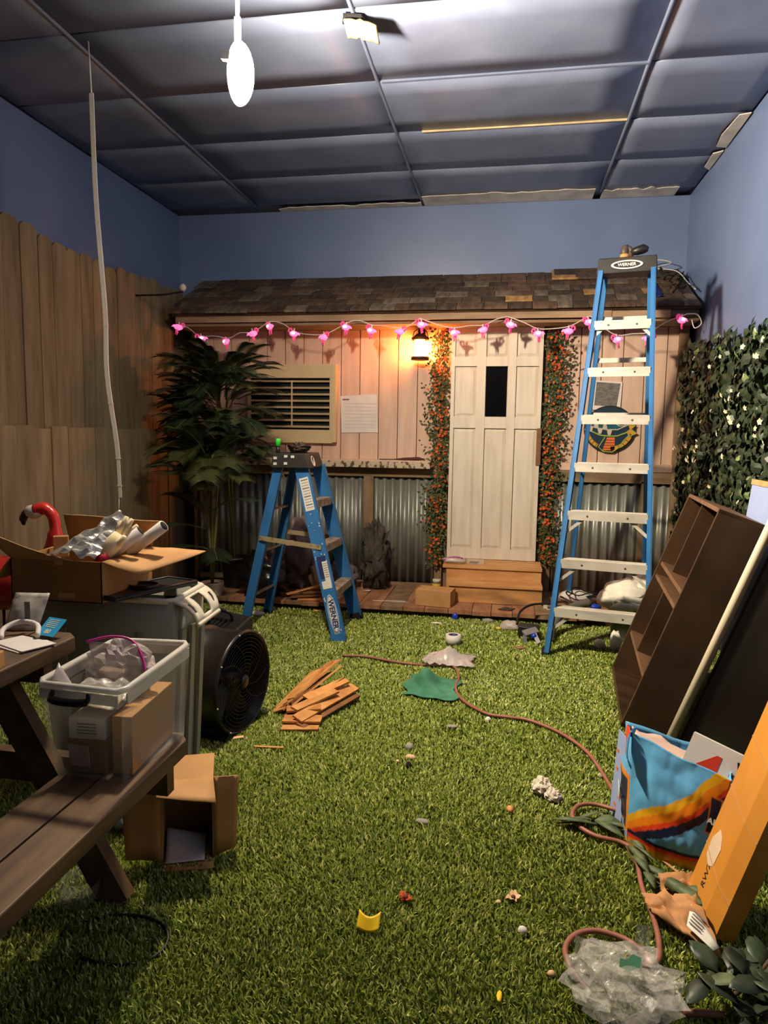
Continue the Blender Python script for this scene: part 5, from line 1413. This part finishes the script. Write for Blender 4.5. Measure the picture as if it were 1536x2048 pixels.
# carton lying open on the turf
gx = thing('tipped_carton', 'open cardboard carton tipped on its side on the turf by the bench', 'carton', (-.93, 1.98, 0))
az = math.radians(22)
GX = Matrix.Translation((-.985, 1.835, .004)) @ Matrix.Rotation(az, 4, 'Z')     # x along the opening, y into the box
gw, gd, gh = .155, .16, .262
for a, b in (((0, 0, 0), (gw, gd, .004)), ((0, 0, gh - .004), (gw, gd, gh)), ((0, 0, .004), (.004, gd, gh - .004)), ((gw - .004, 0, .004), (gw, gd, gh - .004)), ((.004, gd - .004, .004), (gw - .004, gd, gh - .004))):
    MB(GX).span(a, b).build('side', 'card', gx)
def gflap(P):
    MB(GX).sheet(lambda u_, v_: tuple(bil([V(q_) for q_ in P], u_, v_) + V((0, 0, .004 * noise.noise(V((u_ * 3, v_ * 3, P[0][0])))))), 5, 5).build('flap', 'card', gx, solid=.003)
gflap([(0, 0, gh), (gw, 0, gh), (gw + .01, -.10, gh - .030), (.0, -.10, gh + .0)])
gflap([(gw, 0, .004), (gw, 0, gh), (gw + .075, .015, gh - .01), (gw + .065, .02, .02)])
gflap([(0, 0, .003), (gw, 0, .003), (gw, -.06, .006), (.01, -.055, .006)])
gflap([(0, 0, .01), (0, 0, gh - .004), (-.105, -.02, gh - .03), (-.10, -.01, .03)])
mb = MB(GX)
mb.sheet(lambda u_, v_: (.012 + .115 * u_, -.02 + .10 * v_, .008 + .10 * max(0, v_ - .35) ** 1.3 * (1 - .6 * u_) + .003), 8, 8)
one(mb, 'white_paper', 'paper_white', 'white folded paper lying in the mouth of the tipped carton', 'paper', solid=.001)

# under the bench
t = thing('blue_white_packet', 'crinkled pale blue packet on the turf beneath the bench', 'packet', (-1.20, 1.99, 0))
mat('packet_grey_blue', (170, 200, 214), r=.35, var=.15, sc=20, bump=.3)
MB().blob((-1.19, 2.0, .035), (.07, .05, .035), 6, .35, 3, 18, 10, floor=.004).build('film', 'packet_grey_blue', t)
MB().sheet(lambda u_, v_: (-1.21 + .09 * u_, 2.055 + .03 * v_, .06 + .03 * v_ - .01 * u_), 4, 3).build('label_fold', 'cream_cloth', t, solid=.002)
t = thing('glass_bowl', 'clear round glass bowl on the turf beneath the near bench', 'bowl', (-1.12, 1.62, 0))
MB(Matrix.Translation((-1.12, 1.62, .0))).lathe([(.001, .004), (.035, .004), (.055, .03), (.062, .075), (.059, .076), (.052, .032), (.033, .008), (.001, .008)], 24, cap=False).build('bowl_wall', 'bowl_glass', t)
rg = random.Random(8)
c = [(-.945 + .14 * math.cos(a), 1.515 + .085 * math.sin(a), .012 + .006 * math.sin(2 * a)) for a in np.linspace(-1.9, 3.4, 26)]
one(MB().tube(c, .0045, n=6), 'black_cable', 'cord_black', 'loop of thin black cable on the turf below the bench end', 'cable')
one(MB().tube(smooth_path([(-1.11, 2.40, .01), (-1.09, 2.35, .016), (-1.045, 2.28, .014), (-1.02, 2.26, .012)], 4), .004, n=6), 'bin_cord', 'cord_black', 'short black cord curling out from the grey bin foot', 'cord')

# ------------------------------------------------------------------ cedar shims
def shim(p0, p1, w, t_, upv, m, label, group, taper=.5):
    p0, p1 = V(p0), V(p1)
    mb = MB().bar(p0, p1, w, t_, up=upv, w1=w * .96)
    return one(mb, 'cedar_shim', m, label, 'shim', group)
pile = 'cedar shims heaped on the turf'
rows_ = [
 ((-1.015, 2.99, .012), (-.905, 3.30, .115), .105, 'big tilted cedar shim at the fan side of the heap', (-.55, -.2, .8), 'shim_wood'),
 ((-.985, 3.00, .035), (-.86, 3.38, .135), .07, 'long thin cedar shim rising highest over the heap', (-.6, -.1, .8), 'shim_wood'),
 ((-.965, 3.00, .05), (-.83, 3.30, .110), .06, 'cedar shim wedged third from the fan side of the heap', (-.5, -.1, .85), 'shim_dark'),
 ((-.945, 2.98, .045), (-.80, 3.34, .125), .045, 'narrow pale cedar shim upright in the middle of the heap', (-.7, .1, .75), 'shim_wood'),
 ((-.93, 2.97, .03), (-.77, 3.26, .095), .06, 'dark cedar shim lying across the middle of the heap', (-.5, .1, .9), 'shim_dark'),
 ((-.915, 2.96, .02), (-.78, 3.22, .070), .055, 'orange cedar shim below the dark one in the heap', (-.4, .1, .9), 'shim_wood'),
 ((-.95, 2.93, .012), (-.78, 3.10, .028), .07, 'flat cedar shim buried low in the heap centre', (0, 0, 1), 'shim_dark'),
 ((-.945, 2.885, .030), (-.775, 2.905, .034), .075, 'broad pale cedar shim flat at the near edge of the heap', (.1, 0, 1), 'shim_wood'),
 ((-.935, 2.835, .014), (-.775, 2.86, .018), .075, 'cedar shim lying lowest at the near corner of the heap', (0, 0, 1), 'shim_wood'),
 ((-.875, 2.86, .045), (-.70, 3.25, .066), .055, 'long cedar shim lying along the wall side of the heap', (.35, .1, .9), 'shim_wood'),
 ((-.855, 2.84, .022), (-.685, 3.22, .040), .050, 'dark-edged cedar shim under the long one on the wall side', (.3, .1, .95), 'shim_dark'),
 ((-.95, 2.945, .050), (-.80, 2.985, .056), .06, 'cedar shim crossing the heap above the broad pale one', (.1, 0, 1), 'shim_wood'),
 ((-.90, 3.16, .012), (-.72, 3.36, .024), .07, 'dark flat cedar shim at the far corner of the heap', (0, 0, 1), 'shim_dark'),
 ((-1.00, 3.02, .022), (-.885, 3.34, .118), .085, 'second tilted cedar shim leaning behind the big one in the heap', (-.5, -.2, .85), 'shim_dark'),
 ((-.96, 3.04, .060), (-.815, 3.37, .150), .05, 'thin cedar shim pointing farthest from the fan over the heap', (-.5, -.1, .85), 'shim_wood'),
 ((-.91, 2.93, .060), (-.765, 3.13, .085), .05, 'cedar shim crossing above the flat ones near the heap middle', (.0, -.1, 1), 'shim_wood'),
 ((-.885, 3.03, .075), (-.74, 3.24, .100), .05, 'short cedar shim topmost on the heap', (.2, 0, 1), 'shim_wood'),
]
for p0, p1, w, lab, uv_, m in rows_:
    shim(p0, p1, w, .009, uv_, m, lab, pile)
shim((-.985, 2.625, .014), (-.865, 2.638, .014), .012, .006, (0, 0, 1), 'shim_wood', 'single thin wood stick on the turf before the shim heap', 'loose wood bits on the turf')
shim((-1.10, 2.685, .012), (-1.06, 2.70, .016), .022, .006, (0, 0, 1), 'chip_wood', 'small wood chip on the turf beside the drum fan', 'loose wood bits on the turf')
dp_ = 'cedar shims stacked on the deck'
for p0, p1, w, lab, m, uv_ in (
 ((-1.60, 4.98, .070), (-1.40, 5.06, .074), .09, 'lowest cedar shim of the stack on the deck', 'shim_dark', (0, 0, 1)),
 ((-1.62, 5.00, .083), (-1.36, 5.16, .120), .07, 'cedar shim tilted over the deck stack beside the black bag', 'shim_wood', (-.2, 0, 1)),
 ((-1.60, 4.96, .092), (-1.36, 5.10, .150), .065, 'long cedar shim crossing the top of the deck stack', 'shim_wood', (-.3, 0, 1)),
 ((-1.56, 4.93, .082), (-1.34, 4.99, .096), .06, 'dark cedar shim at the near side of the deck stack', 'shim_dark', (0, 0, 1)),
 ((-1.50, 4.92, .070), (-1.33, 4.95, .072), .06, 'orange cedar shim lying flat at the deck edge', 'shim_wood', (0, 0, 1)),
 ((-1.48, 4.99, .104), (-1.30, 5.03, .110), .055, 'short dark cedar shim on the deck stack top', 'shim_dark', (.1, 0, 1))):
    shim(p0, p1, w, .008, uv_, m, lab, dp_)

# ------------------------------------------------------------------ things on the deck
carton_box('tan_carton', 'closed tan carton on the deck beside the wooden steps', (-.485, 5.03, .0655), (.26, .17, .115), -8, m='card')
jr = thing('lidded_jar', 'small plastic jar with a white lid and yellow label beside the steps', 'jar', (-.497, 5.40, .066))
JM = Matrix.Translation((-.515, 5.41, .066))
MB(JM).lathe([(.030, 0), (.034, .003), (.034, .07), (.028, .082)], 20).build('body', 'clear_film', jr)
MB(JM).lathe([(.0335, .003), (.0335, .04), (.001, .04)], 20, cap=False).build('filling', 'grey_metal', jr)
MB(JM).lathe([(.0346, .056), (.0346, .074)], 20, cap=False).build('label_band', 'yellow_label', jr)
MB(JM).lathe([(.0346, .028), (.0346, .055)], 20, cap=False).build('label_band', 'black_plastic', jr)
MB(JM).lathe([(.033, .083), (.033, .103), (.030, .106), (.001, .106)], 20).build('lid', 'pot_white', jr)
mb = MB(); mb.blob((-.375, 5.37, .338), (.095, .05, .026), 5, .3, 3, 18, 10, floor=.3148)
t = one(mb, 'pink_film_bag', 'milky_film', 'crumpled clear bag with pink seal on the top step', 'plastic bag')
MB().tube(smooth_path([(-.46, 5.345, .335), (-.41, 5.34, .362), (-.35, 5.345, .366), (-.31, 5.345, .358)], 4), .004, n=5).build('seal', 'magenta', t)
t = thing('clear_case', 'small clear plastic case with dark screws on the top step', 'case', (-.225, 5.37, .315))
MB(Matrix.Translation((-.215, 5.37, .315)) @ Matrix.Rotation(math.radians(8), 4, 'Z')).span((-.065, -.035, 0), (.065, .035, .038)).build('case_shell', 'clear_film', t, bevel=.005)
for i in range(6):
    MB().tube([(-.26 + .012 * i, 5.36 + .006 * (i % 3), .322), (-.25 + .012 * i, 5.385, .33)], .004, n=6).build('screw', 'hole_dark', t)
mb = MB(); mb.blob((-1.80, 5.02, .20), (.18, .14, .18), 12, .5, 3.6, 28, 18, floor=.066)
one(mb, 'black_trash_bag', 'trash_bag', 'black trash bag slumped on the deck behind the short ladder', 'trash bag')
mb = MB(); mb.blob((-1.60, 5.33, .30), (.17, .12, .27), 14, .55, 3.4, 28, 20, floor=.066)
one(mb, 'mauve_sack', 'mauve_bag', 'tall greyish plastic sack standing on the deck behind the short ladder', 'bag')
mb = MB(); mb.blob((-1.41, 5.22, .19), (.08, .06, .135), 17, .55, 4, 22, 16, floor=.066)
one(mb, 'pink_bag', 'pink_bag', 'small pinkish bag beside the greyish sack on the deck', 'bag')
mb = MB(); mb.blob((-1.27, 5.40, .16), (.12, .10, .12), 19, .5, 4, 22, 14, floor=.066)
one(mb, 'dark_sack', 'mauve_bag', 'low dark sack against the corrugated wall seen through the short ladder', 'bag')
mb = MB(); mb.blob((-.02 - 1.0, 5.45, .30), (.10, .08, .26), 23, .75, 5, 30, 24, floor=.066)
one(mb, 'stone_figure', 'stone_grey', 'rough dark stone figure by the corrugated wall post', 'figure')
mb = MB(); mb.sheet(lambda u_, v_: (-1.075 + .05 * u_, 5.29 + .04 * v_, .069 + .012 * noise.noise(V((u_ * 3, v_ * 3, 0))) ** 2 + .006 * u_), 5, 4)
one(mb, 'white_scrap', 'paper_white', 'white scrap of paper on the deck before the ladder', 'scrap', solid=.001)
one(MB().bar((-.95, 5.02, .067), (-.71, 5.05, .067), .010, .003), 'pale_strip', 'pipe_white', 'thin pale strip lying on the deck beside the tan carton', 'strip')
mb = MB(); mb.sheet(lambda u_, v_: (-.80 + .12 * u_, 4.98 + .04 * v_ + .03 * u_, .068 + .005 * noise.noise(V((u_ * 5, v_ * 4, 3)))), 6, 4)
one(mb, 'film_scrap', 'clear_film', 'clear film scrap on the deck before the tan carton', 'scrap', solid=.001)
mb = MB(); mb.prism([(-.03, 4.965), (.06, 4.955), (.09, 5.01), (.02, 5.03)], .006, Matrix.Translation((0, 0, .0655)))
one(mb, 'dark_shingle_scrap', 'shingle_dark', 'dark shingle scrap lying on the deck by the steps', 'scrap')
mb = MB(); mb.blob((-.325, 4.855, .022), (.022, .018, .03), 3, .2, floor=.002)
one(mb, 'blue_clip', 'blue_plastic', 'small blue plastic clip on the turf at the deck edge', 'clip')
mb = MB(); mb.blob((-1.71, 4.64, .02), (.05, .03, .018), 5, .3, floor=.002)
one(mb, 'white_crumple', 'paper_white', 'white crumpled paper on the turf beside the potted palm', 'paper')
# jumble beyond the tall ladder
cc = thing('cable_coil', 'black cable coil heaped on the deck behind the tall ladder', 'cable', (.55, 5.2, .066))
for k in range(4):
    MB().tube([(.53 + .02 * k + (.15 - .02 * k) * math.cos(a), 5.22 + (.09 - .01 * k) * math.sin(a), .082 + .03 * k + .02 * math.sin(2 * a + k)) for a in np.linspace(0, 6.28, 22)[:-1]], .0055, n=6, closed=True).build('loop', 'cord_black', cc)
mb = MB(); mb.blob((.55, 5.33, .11), (.13, .06, .05), 31, .3, floor=.066)
one(mb, 'white_rag', 'paper_white', 'pale rag behind the black cable coil on the deck', 'rag')
mb = MB(); mb.blob((.66, 5.13, .085), (.04, .03, .022), 33, .3, floor=.066)
one(mb, 'blue_scrap', 'blue_plastic', 'blue scrap on the deck beside the black cable coil', 'scrap')
t = thing('socket_box', 'small white socket box wired to the steps by the tall ladder', 'socket', (.31, 5.08, .066))
MB().span((.292, 5.06, .067), (.322, 5.09, .105)).build('box_body', 'pot_white', t, bevel=.003)
MB().tube(smooth_path([(.31, 5.075, .07), (.33, 5.05, .068), (.40, 5.06, .07), (.47, 5.10, .07)], 4), .004, n=5).build('wire', 'cord_white', t)
t = thing('green_bucket', 'dull green bucket heaped with white cotton stuffing behind the shelf', 'bucket', (.80, 4.62, 0))
MB(Matrix.Translation((.80, 4.62, 0))).lathe([(.09, 0), (.095, .004), (.125, .22), (.13, .222), (.122, .226), (.09, .02), (.001, .02)], 24, cap=False).build('bucket_wall', 'bucket_green', t)
mb = MB()
for k, (x_, y_, z_, a, b, c_) in enumerate(((.80, 4.62, .29, .17, .14, .10), (.70, 4.60, .27, .10, .09, .06), (.88, 4.64, .33, .11, .10, .08), (.78, 4.55, .245, .12, .08, .045))):
    mb.blob((x_, y_, z_), (a, b, c_), 40 + k, .3, 3.5, 20, 14)
one(mb, 'cotton_stuffing', 'cotton', 'big puff of white cotton stuffing heaped on the green bucket', 'stuffing')
mb = MB(); mb.blob((.60, 4.36, .035), (.035, .03, .032), 51, .4, 4, floor=.003)
one(mb, 'cotton_tuft', 'cotton', 'small cotton tuft on the turf before the green bucket', 'stuffing')
mb = MB(); mb.blob((.69, 4.36, .05), (.035, .035, .075), 53, .4, 4, floor=.003)
one(mb, 'cotton_tuft', 'cotton', 'tall cotton tuft on the turf against the dark shelf', 'stuffing')
mb = MB(); mb.blob((.06, 4.68, .03), (.075, .055, .035), 61, .3, 3, floor=.004)
one(mb, 'white_film_bag', 'milky_film', 'white crumpled plastic bag on the turf near the tall ladder foot', 'plastic bag')
t = thing('clamp_light', 'grey clamp tool with a blue knob at the tall ladder foot', 'tool', (.20, 4.44, 0))
MB().hexa([(.10, 4.52, .004), (.24, 4.50, .004), (.25, 4.60, .004), (.11, 4.62, .004), (.11, 4.525, .075), (.235, 4.505, .07), (.245, 4.59, .075), (.12, 4.61, .08)]).build('black_case', 'black_plastic', t, bevel=.006)
MB().bar((.14, 4.42, .055), (.225, 4.46, .075), .05, .012, up=(0, -.5, 1)).bar((.145, 4.41, .05), (.15, 4.40, .004), .025, .012, up=(0, 1, 0)).bar((.205, 4.44, .06), (.235, 4.37, .012), .025, .012, up=(0, 1, 0)).build('jaw', 'grey_metal', t)
MB().tube([(.205, 4.43, .045), (.205, 4.405, .042)], .017, n=12).build('knob', 'blue_plastic', t, label='blue knob')
one(MB().tube(smooth_path([(.30, 4.42, .02), (.32, 4.55, .05), (.38, 4.68, .12), (.48, 4.76, .17), (.58, 4.80, .19)], 5), .028, n=12), 'grey_hose', 'hose_grey', 'thick grey corrugated hose bending behind the tall ladder foot', 'hose')
one(MB().tube(smooth_path([(.10, 4.62, .06), (.12, 4.72, .12), (.20, 4.80, .155), (.34, 4.84, .16)], 5), .008, n=8), 'black_hose', 'cord_black', 'thin black hose arching from the clamp tool to the deck', 'hose')

# ------------------------------------------------------------------ things on the turf
t = thing('tape_roll', 'white roll of tape standing on the turf in the open middle', 'tape roll', (-.294, 4.27, 0))
MB(Matrix.Translation((-.294, 4.27, .002))).lathe([(.030, 0), (.047, 0), (.047, .062), (.030, .062), (.030, 0)], 28, cap=False).build('tape', 'paper_white', t)
MB(Matrix.Translation((-.294, 4.27, .002))).lathe([(.0265, .001), (.0298, .001), (.0298, .0615), (.0265, .0615), (.0265, .001)], 28, cap=False).build('core', 'navy_print', t)
mb = MB()
def gc(u_, v_):
    x_ = -.475 + .265 * u_; y_ = 3.31 + .30 * v_ - .02 * u_
    pk = math.exp(-((u_ - .42) ** 2 / .035 + (v_ - .55) ** 2 / .06))
    e_ = min(u_, 1 - u_, v_, 1 - v_)
    return (x_ + .04 * noise.noise(V((v_ * 3, 1, 0))), y_ + .04 * noise.noise(V((u_ * 3, 5, 0))), .020 + .085 * pk + .016 * abs(noise.noise(V((u_ * 6, v_ * 6, 2)))) * min(1, e_ * 6))
mb.sheet(gc, 24, 22)
one(mb, 'green_cloth', 'green_cloth', 'rumpled green cleaning cloth on the turf touching the red hose', 'cloth', solid=.004)
mb = MB()
mb.sheet(lambda u_, v_: (-.43 + .28 * u_ + .03 * noise.noise(V((v_ * 4, 0, 0))), 3.77 + .22 * v_ + .02 * u_, .022 + .065 * math.exp(-((u_ - .5) ** 2 + (v_ - .5) ** 2) / .07) + .03 * abs(noise.noise(V((u_ * 6, v_ * 5, 9))))), 20, 16)
one(mb, 'clear_film_bag', 'milky_film', 'crumpled clear plastic bag on the turf behind the green cloth', 'plastic bag', solid=.001)
hose = [(-.905, 3.842), (-.771, 3.854), (-.565, 3.791), (-.40, 3.80), (-.30, 3.82), (-.245, 3.768), (-.215, 3.62), (-.222, 3.50), (-.205, 3.38), (-.161, 3.28), (-.10, 3.20), (-.038, 3.148), (.05, 3.135), (.142, 3.117), (.267, 3.009), (.356, 2.857), (.392, 2.712), (.424, 2.508), (.44, 2.40)]
t = thing('air_hose', 'long reddish air hose snaking across the turf', 'hose', (0, 3.1, 0))
MB().tube(smooth_path([(x_, y_, .021 - (.008 if -.5 < x_ < -.25 and y_ > 3.78 else 0)) for x_, y_ in hose], 5), .0075, n=8).build('run', 'hose_red', t)
loop1 = [(.44, 2.40, .03), (.415, 2.37, .035), (.342, 2.405, .03), (.285, 2.39, .028), (.258, 2.33, .026), (.270, 2.265, .026), (.321, 2.215, .024), (.39, 2.20, .022), (.425, 2.17, .02), (.43, 2.10, .02), (.422, 1.98, .02), (.428, 1.87, .02), (.425, 1.77, .02), (.408, 1.69, .02), (.37, 1.655, .024)]
MB().tube(smooth_path(loop1, 5), .0075, n=8).build('run', 'hose_red', t)
loop2 = [(.225, 1.56, .02), (.190, 1.63, .022), (.186, 1.69, .022), (.214, 1.737, .024), (.262, 1.762, .024), (.31, 1.757, .024), (.352, 1.735, .024), (.385, 1.69, .024), (.37, 1.655, .024)]
MB().tube(smooth_path(loop2, 5), .0075, n=8).build('run', 'hose_red', t)
mb = MB(); mb.blob((.165, 2.495, .03), (.035, .045, .028), 71, .5, 4.5, 22, 16, smooth=False, floor=.004); mb.blob((.20, 2.45, .025), (.030, .03, .022), 72, .5, 4.5, 20, 14, smooth=False, floor=.004)
one(mb, 'tissue_ball', 'tissue', 'crumpled ball of used tissue on the open turf', 'tissue')
# leaf garlands
def garland(label, pts, n, seed, hgt=.02):
    rg = random.Random(seed)
    root = thing('leaf_garland', label, 'garland', (pts[0][0], pts[0][1], 0), 'sage leaf garlands on the turf')
    pth = smooth_path([(x_, y_, hgt) for x_, y_ in pts], 4)
    MB().tube(pth, .003, n=5).build('stem', 'vine_stem', root)
    for i in range(n):
        p = pth[int(i * (len(pth) - 1) / max(1, n - 1))]; q_ = pth[min(len(pth) - 1, int(i * (len(pth) - 1) / max(1, n - 1)) + 1)]
        d = (q_ - p); d = d.normalized() if d.length > 1e-5 else V((1, -1, 0)).normalized()
        an = rg.uniform(-.5, .5); d = Matrix.Rotation(an, 3, 'Z') @ d; s_ = V((-d.y, d.x, 0)); l = rg.uniform(.09, .14); w = rg.uniform(.010, .020)
        tw = V((0, 0, rg.uniform(-.4, .6)))
        z_ = V((0, 0, rg.uniform(.004, .02)))
        mb = MB(); vs_ = []
        for k, (t_, ww) in enumerate(((0, .15), (.3, .9), (.6, 1), (.85, .5), (1, .05))):
            c_ = p + d * (l * t_) + z_ + V((0, 0, .012 * math.sin(t_ * 3)))
            vs_ += [c_ - (s_ + tw) * w * ww, c_ + V((0, 0, .004)), c_ + (s_ + tw) * w * ww]
        for v_ in vs_: v_.z = max(.006, v_.z)
        mb.add(vs_, [(3 * k + j, 3 * k + j + 1, 3 * k + 4 + j, 3 * k + 3 + j) for k in range(4) for j in range(2)], smooth=True)
        mb.build('leaf', 'leaf_sage', root, solid=.0008)
garland('sage green artificial leaves tangled in the hose loop', [(.20, 2.275), (.30, 2.30), (.36, 2.285), (.42, 2.26)], 8, 1)
garland('sage green artificial leaf spray trailing from the bag to the carton', [(.41, 2.18), (.425, 2.08), (.46, 2.02), (.52, 1.97)], 9, 2)
one(MB().bar((.505, 2.15, .012), (.56, 2.05, .016), .008, .002), 'paper_strip', 'kraft_paper', 'thin torn strip of brown paper beside the shopping bag', 'strip')
# small litter
mb = MB(); mb.sheet(lambda u_, v_: (-.345 + .058 * u_, 1.655 + .035 * v_ * (1 - .35 * math.sin(math.pi * u_)), .014 + .028 * v_ + .01 * (2 * u_ - 1) ** 2), 8, 6)
one(mb, 'yellow_scrap', 'yellow_card', 'curled bright yellow scrap on the near turf', 'scrap', solid=.001)
def flower(label, c, m, r_, seed):
    rg = random.Random(seed)
    t = thing('fallen_flower', label, 'flower', (c[0], c[1], 0))
    for k in range(6):
        a = 2 * math.pi * k / 6 + rg.uniform(-.3, .3); e_ = V((math.cos(a), math.sin(a), 0)); s_ = V((-e_.y, e_.x, 0)); l = r_ * rg.uniform(.7, 1.1)
        p = V((c[0], c[1], .018)); hh = rg.uniform(-.006, .014)
        MB().add([p, p + e_ * l * .6 - s_ * l * .45 + V((0, 0, .006)), p + e_ * l + V((0, 0, hh)), p + e_ * l * .6 + s_ * l * .45 + V((0, 0, .006))], [(0, 1, 2, 3)]).build('petal', m, t, solid=.0008)
    MB().blob((c[0], c[1], .021), (r_ * .3, r_ * .3, .005), seed, .3, nu=8, nv=6).build('flower_heart', 'petal_dark', t)
flower('fallen orange marigold with dark centre on the near turf', (-.237, 1.803), 'petal_orange', .024, 4)
flower('faded dark marigold curled up on the turf beside the loose petal chips', (.058, 1.862), 'chip_wood', .022, 5)
def bit(name, label, cat, x_, y_, s_, m, seed, z_=None, amp=.3):
    mb = MB(); mb.blob((x_, y_, max(.012, s_[2] * .8)), s_, seed, amp, 3, 8, 6, floor=.004)
    one(mb, name, m, label, cat)
bit('wood_chip', 'orange wood chip alone on the turf below the tissue ball', 'chip', .051, 2.346, (.014, .022, .012), 'shim_wood', 81)
bit('pink_chip', 'pinkish torn chip on the turf before the shim heap', 'chip', -.342, 2.667, (.024, .014, .010), 'chip_wood', 82)
bit('grey_lint', 'grey ball of lint just beyond the pinkish chip', 'lint', -.358, 2.755, (.018, .022, .016), 'lint_grey', 83)
bit('dark_scrap', 'small dark scrap on the turf below the pinkish chip', 'scrap', -.340, 2.60, (.012, .016, .012), 'hole_dark', 84)
bit('grey_leaf', 'flat greyish leaf on the turf above the marigold', 'leaf', -.238, 2.208, (.026, .014, .008), 'lint_grey', 85)
bit('white_cube', 'small white foam cube on the turf near the faded marigold', 'foam cube', .081, 1.742, (.013, .013, .012), 'paper_white', 86, amp=.1)
bit('yellow_petal', 'single yellow petal on the turf nearest the camera', 'petal', .024, 1.512, (.007, .018, .005), 'yellow_card', 87)
bit('pale_pebble', 'pale pebble-sized chip inside reach of the hose curve', 'chip', .147, 1.605, (.010, .010, .008), 'chip_wood', 88)
bit('white_chip', 'white chip touching the middle of the red hose', 'chip', -.046, 3.112, (.016, .014, .011), 'paper_white', 89)
bit('grey_scrap', 'greyish flat scrap on the turf below the hose bend', 'scrap', -.20, 3.0, (.026, .014, .008), 'lint_grey', 90)
bit('tan_chip', 'tan chip fallen between the pinkish chip and the fan', 'chip', -.387, 2.62, (.008, .008, .007), 'chip_wood', 91)
bit('petal_chip', 'tiny pale petal chip beside the faded marigold', 'chip', .018, 1.845, (.008, .007, .006), 'chip_wood', 92)
bit('red_scrap', 'small rust-red scrap on the turf near the clamp tool', 'scrap', .12, 4.25, (.03, .014, .010), 'hose_red', 93)
bit('white_stick', 'thin white stick on the turf by the tape roll', 'stick', -.44, 4.70, (.045, .008, .008), 'pipe_white', 94, amp=.05)
bit('grey_stone', 'grey stone chip on the turf at the deck front', 'chip', -.095, 4.84, (.045, .02, .016), 'lint_grey', 95)
bit('gold_scrap', 'small gold scrap on the turf beside the white crumpled bag', 'scrap', -.02, 4.66, (.02, .01, .01), 'yellow_label', 96)
bit('tan_flake', 'tan wood flake on the turf at the deck edge near the shims', 'chip', -1.33, 4.83, (.03, .014, .010), 'shim_wood', 97)
bit('pale_chip', 'pale chip on the turf near the grey leaflet and bag', 'chip', .395, 2.66, (.010, .012, .010), 'lint_grey', 98)
# clear bag in the near corner
t = thing('large_clear_bag', 'large crumpled clear plastic bag on the near turf', 'plastic bag', (.30, 1.58, 0))
mb = MB(); mb.blob((.305, 1.565, .05), (.125, .10, .062), 101, .5, 3.2, 30, 18, smooth=False, floor=.006)
mb.build('film', 'clear_film', t)
mb = MB(); mb.blob((.30, 1.55, .04), (.10, .08, .042), 103, .6, 4, 22, 14, smooth=False, floor=.008)
mb.build('inner_film', 'clear_film', t)
MB().sheet(lambda u_, v_: (.20 + .07 * u_, 1.60 + .06 * u_ + .02 * v_, .05 + .06 * v_ * (1 - u_)), 6, 5, smooth=False).build('film_corner', 'clear_film', t, solid=.0005)
MB().sheet(lambda u_, v_: (.335 + .035 * u_ + .01 * v_, 1.625 + .02 * v_, .08 + .06 * v_), 4, 5, smooth=False).build('film_corner', 'clear_film', t, solid=.0005)
MB().prism([(-.026, -.012), (-.004, -.020), (.020, -.008), (.026, .012), (.008, .018), (-.006, .004), (-.022, .006)], .0008, Matrix.Translation((.315, 1.55, .112)) @ Matrix.Rotation(.5, 4, 'X')).build('green_print', 'green_cloth', t)
one(MB().tube(smooth_path([(.43, 1.535, .02), (.47, 1.54, .02), (.52, 1.545, .02)], 4), .008, n=8), 'hose_end', 'hose_red', 'short red hose end beside the large clear bag', 'hose')

# leafy branch in the near corner by the wall
lb = thing('artificial_branch', 'dark artificial leaf branch on the turf below the leaning carton', 'branch', (.68, 1.72, 0))
rg = random.Random(13)
MB().tube(smooth_path([(.55, 1.60, .02), (.64, 1.67, .05), (.72, 1.74, .10), (.80, 1.80, .14)], 4), .006).build('stem', 'vine_stem', lb)
MB().tube(smooth_path([(.60, 1.55, .02), (.70, 1.62, .05), (.80, 1.66, .12)], 4), .006).build('stem', 'vine_stem', lb)
for i in range(64):
    t_ = rg.random(); p = V((.52 + .32 * t_ + rg.uniform(-.05, .05), 1.55 + .20 * t_ + rg.uniform(-.09, .07), .02 + .10 * t_ * rg.random() + rg.uniform(0, .05)))
    a = rg.uniform(0, 6.28); d = V((math.cos(a), math.sin(a), rg.uniform(-.1, .5))).normalized(); s_ = d.cross(V((0, 0, 1))).normalized(); s_ = (s_ + V((0, 0, rg.uniform(-.3, .3)))).normalized()
    l = rg.uniform(.06, .11); w = l * .25
    mb = MB(); vs_ = []
    for t2, ww in ((0, .1), (.3, .9), (.6, 1), (.85, .55), (1, .03)):
        c_ = p + d * (l * t2) + V((0, 0, -.02 * t2 * t2))
        vs_ += [c_ - s_ * w * ww, c_ + V((0, 0, -.004)), c_ + s_ * w * ww]
    for v_ in vs_: v_.z = max(.006, v_.z)
    mb.add(vs_, [(3 * k + j, 3 * k + j + 1, 3 * k + 4 + j, 3 * k + 3 + j) for k in range(4) for j in range(2)], smooth=True)
    mb.build('leaf', rg.choice(('leaf_dark', 'leaf_dark', 'leaf_ivy', 'leaf_sage')), lb, solid=.0006)
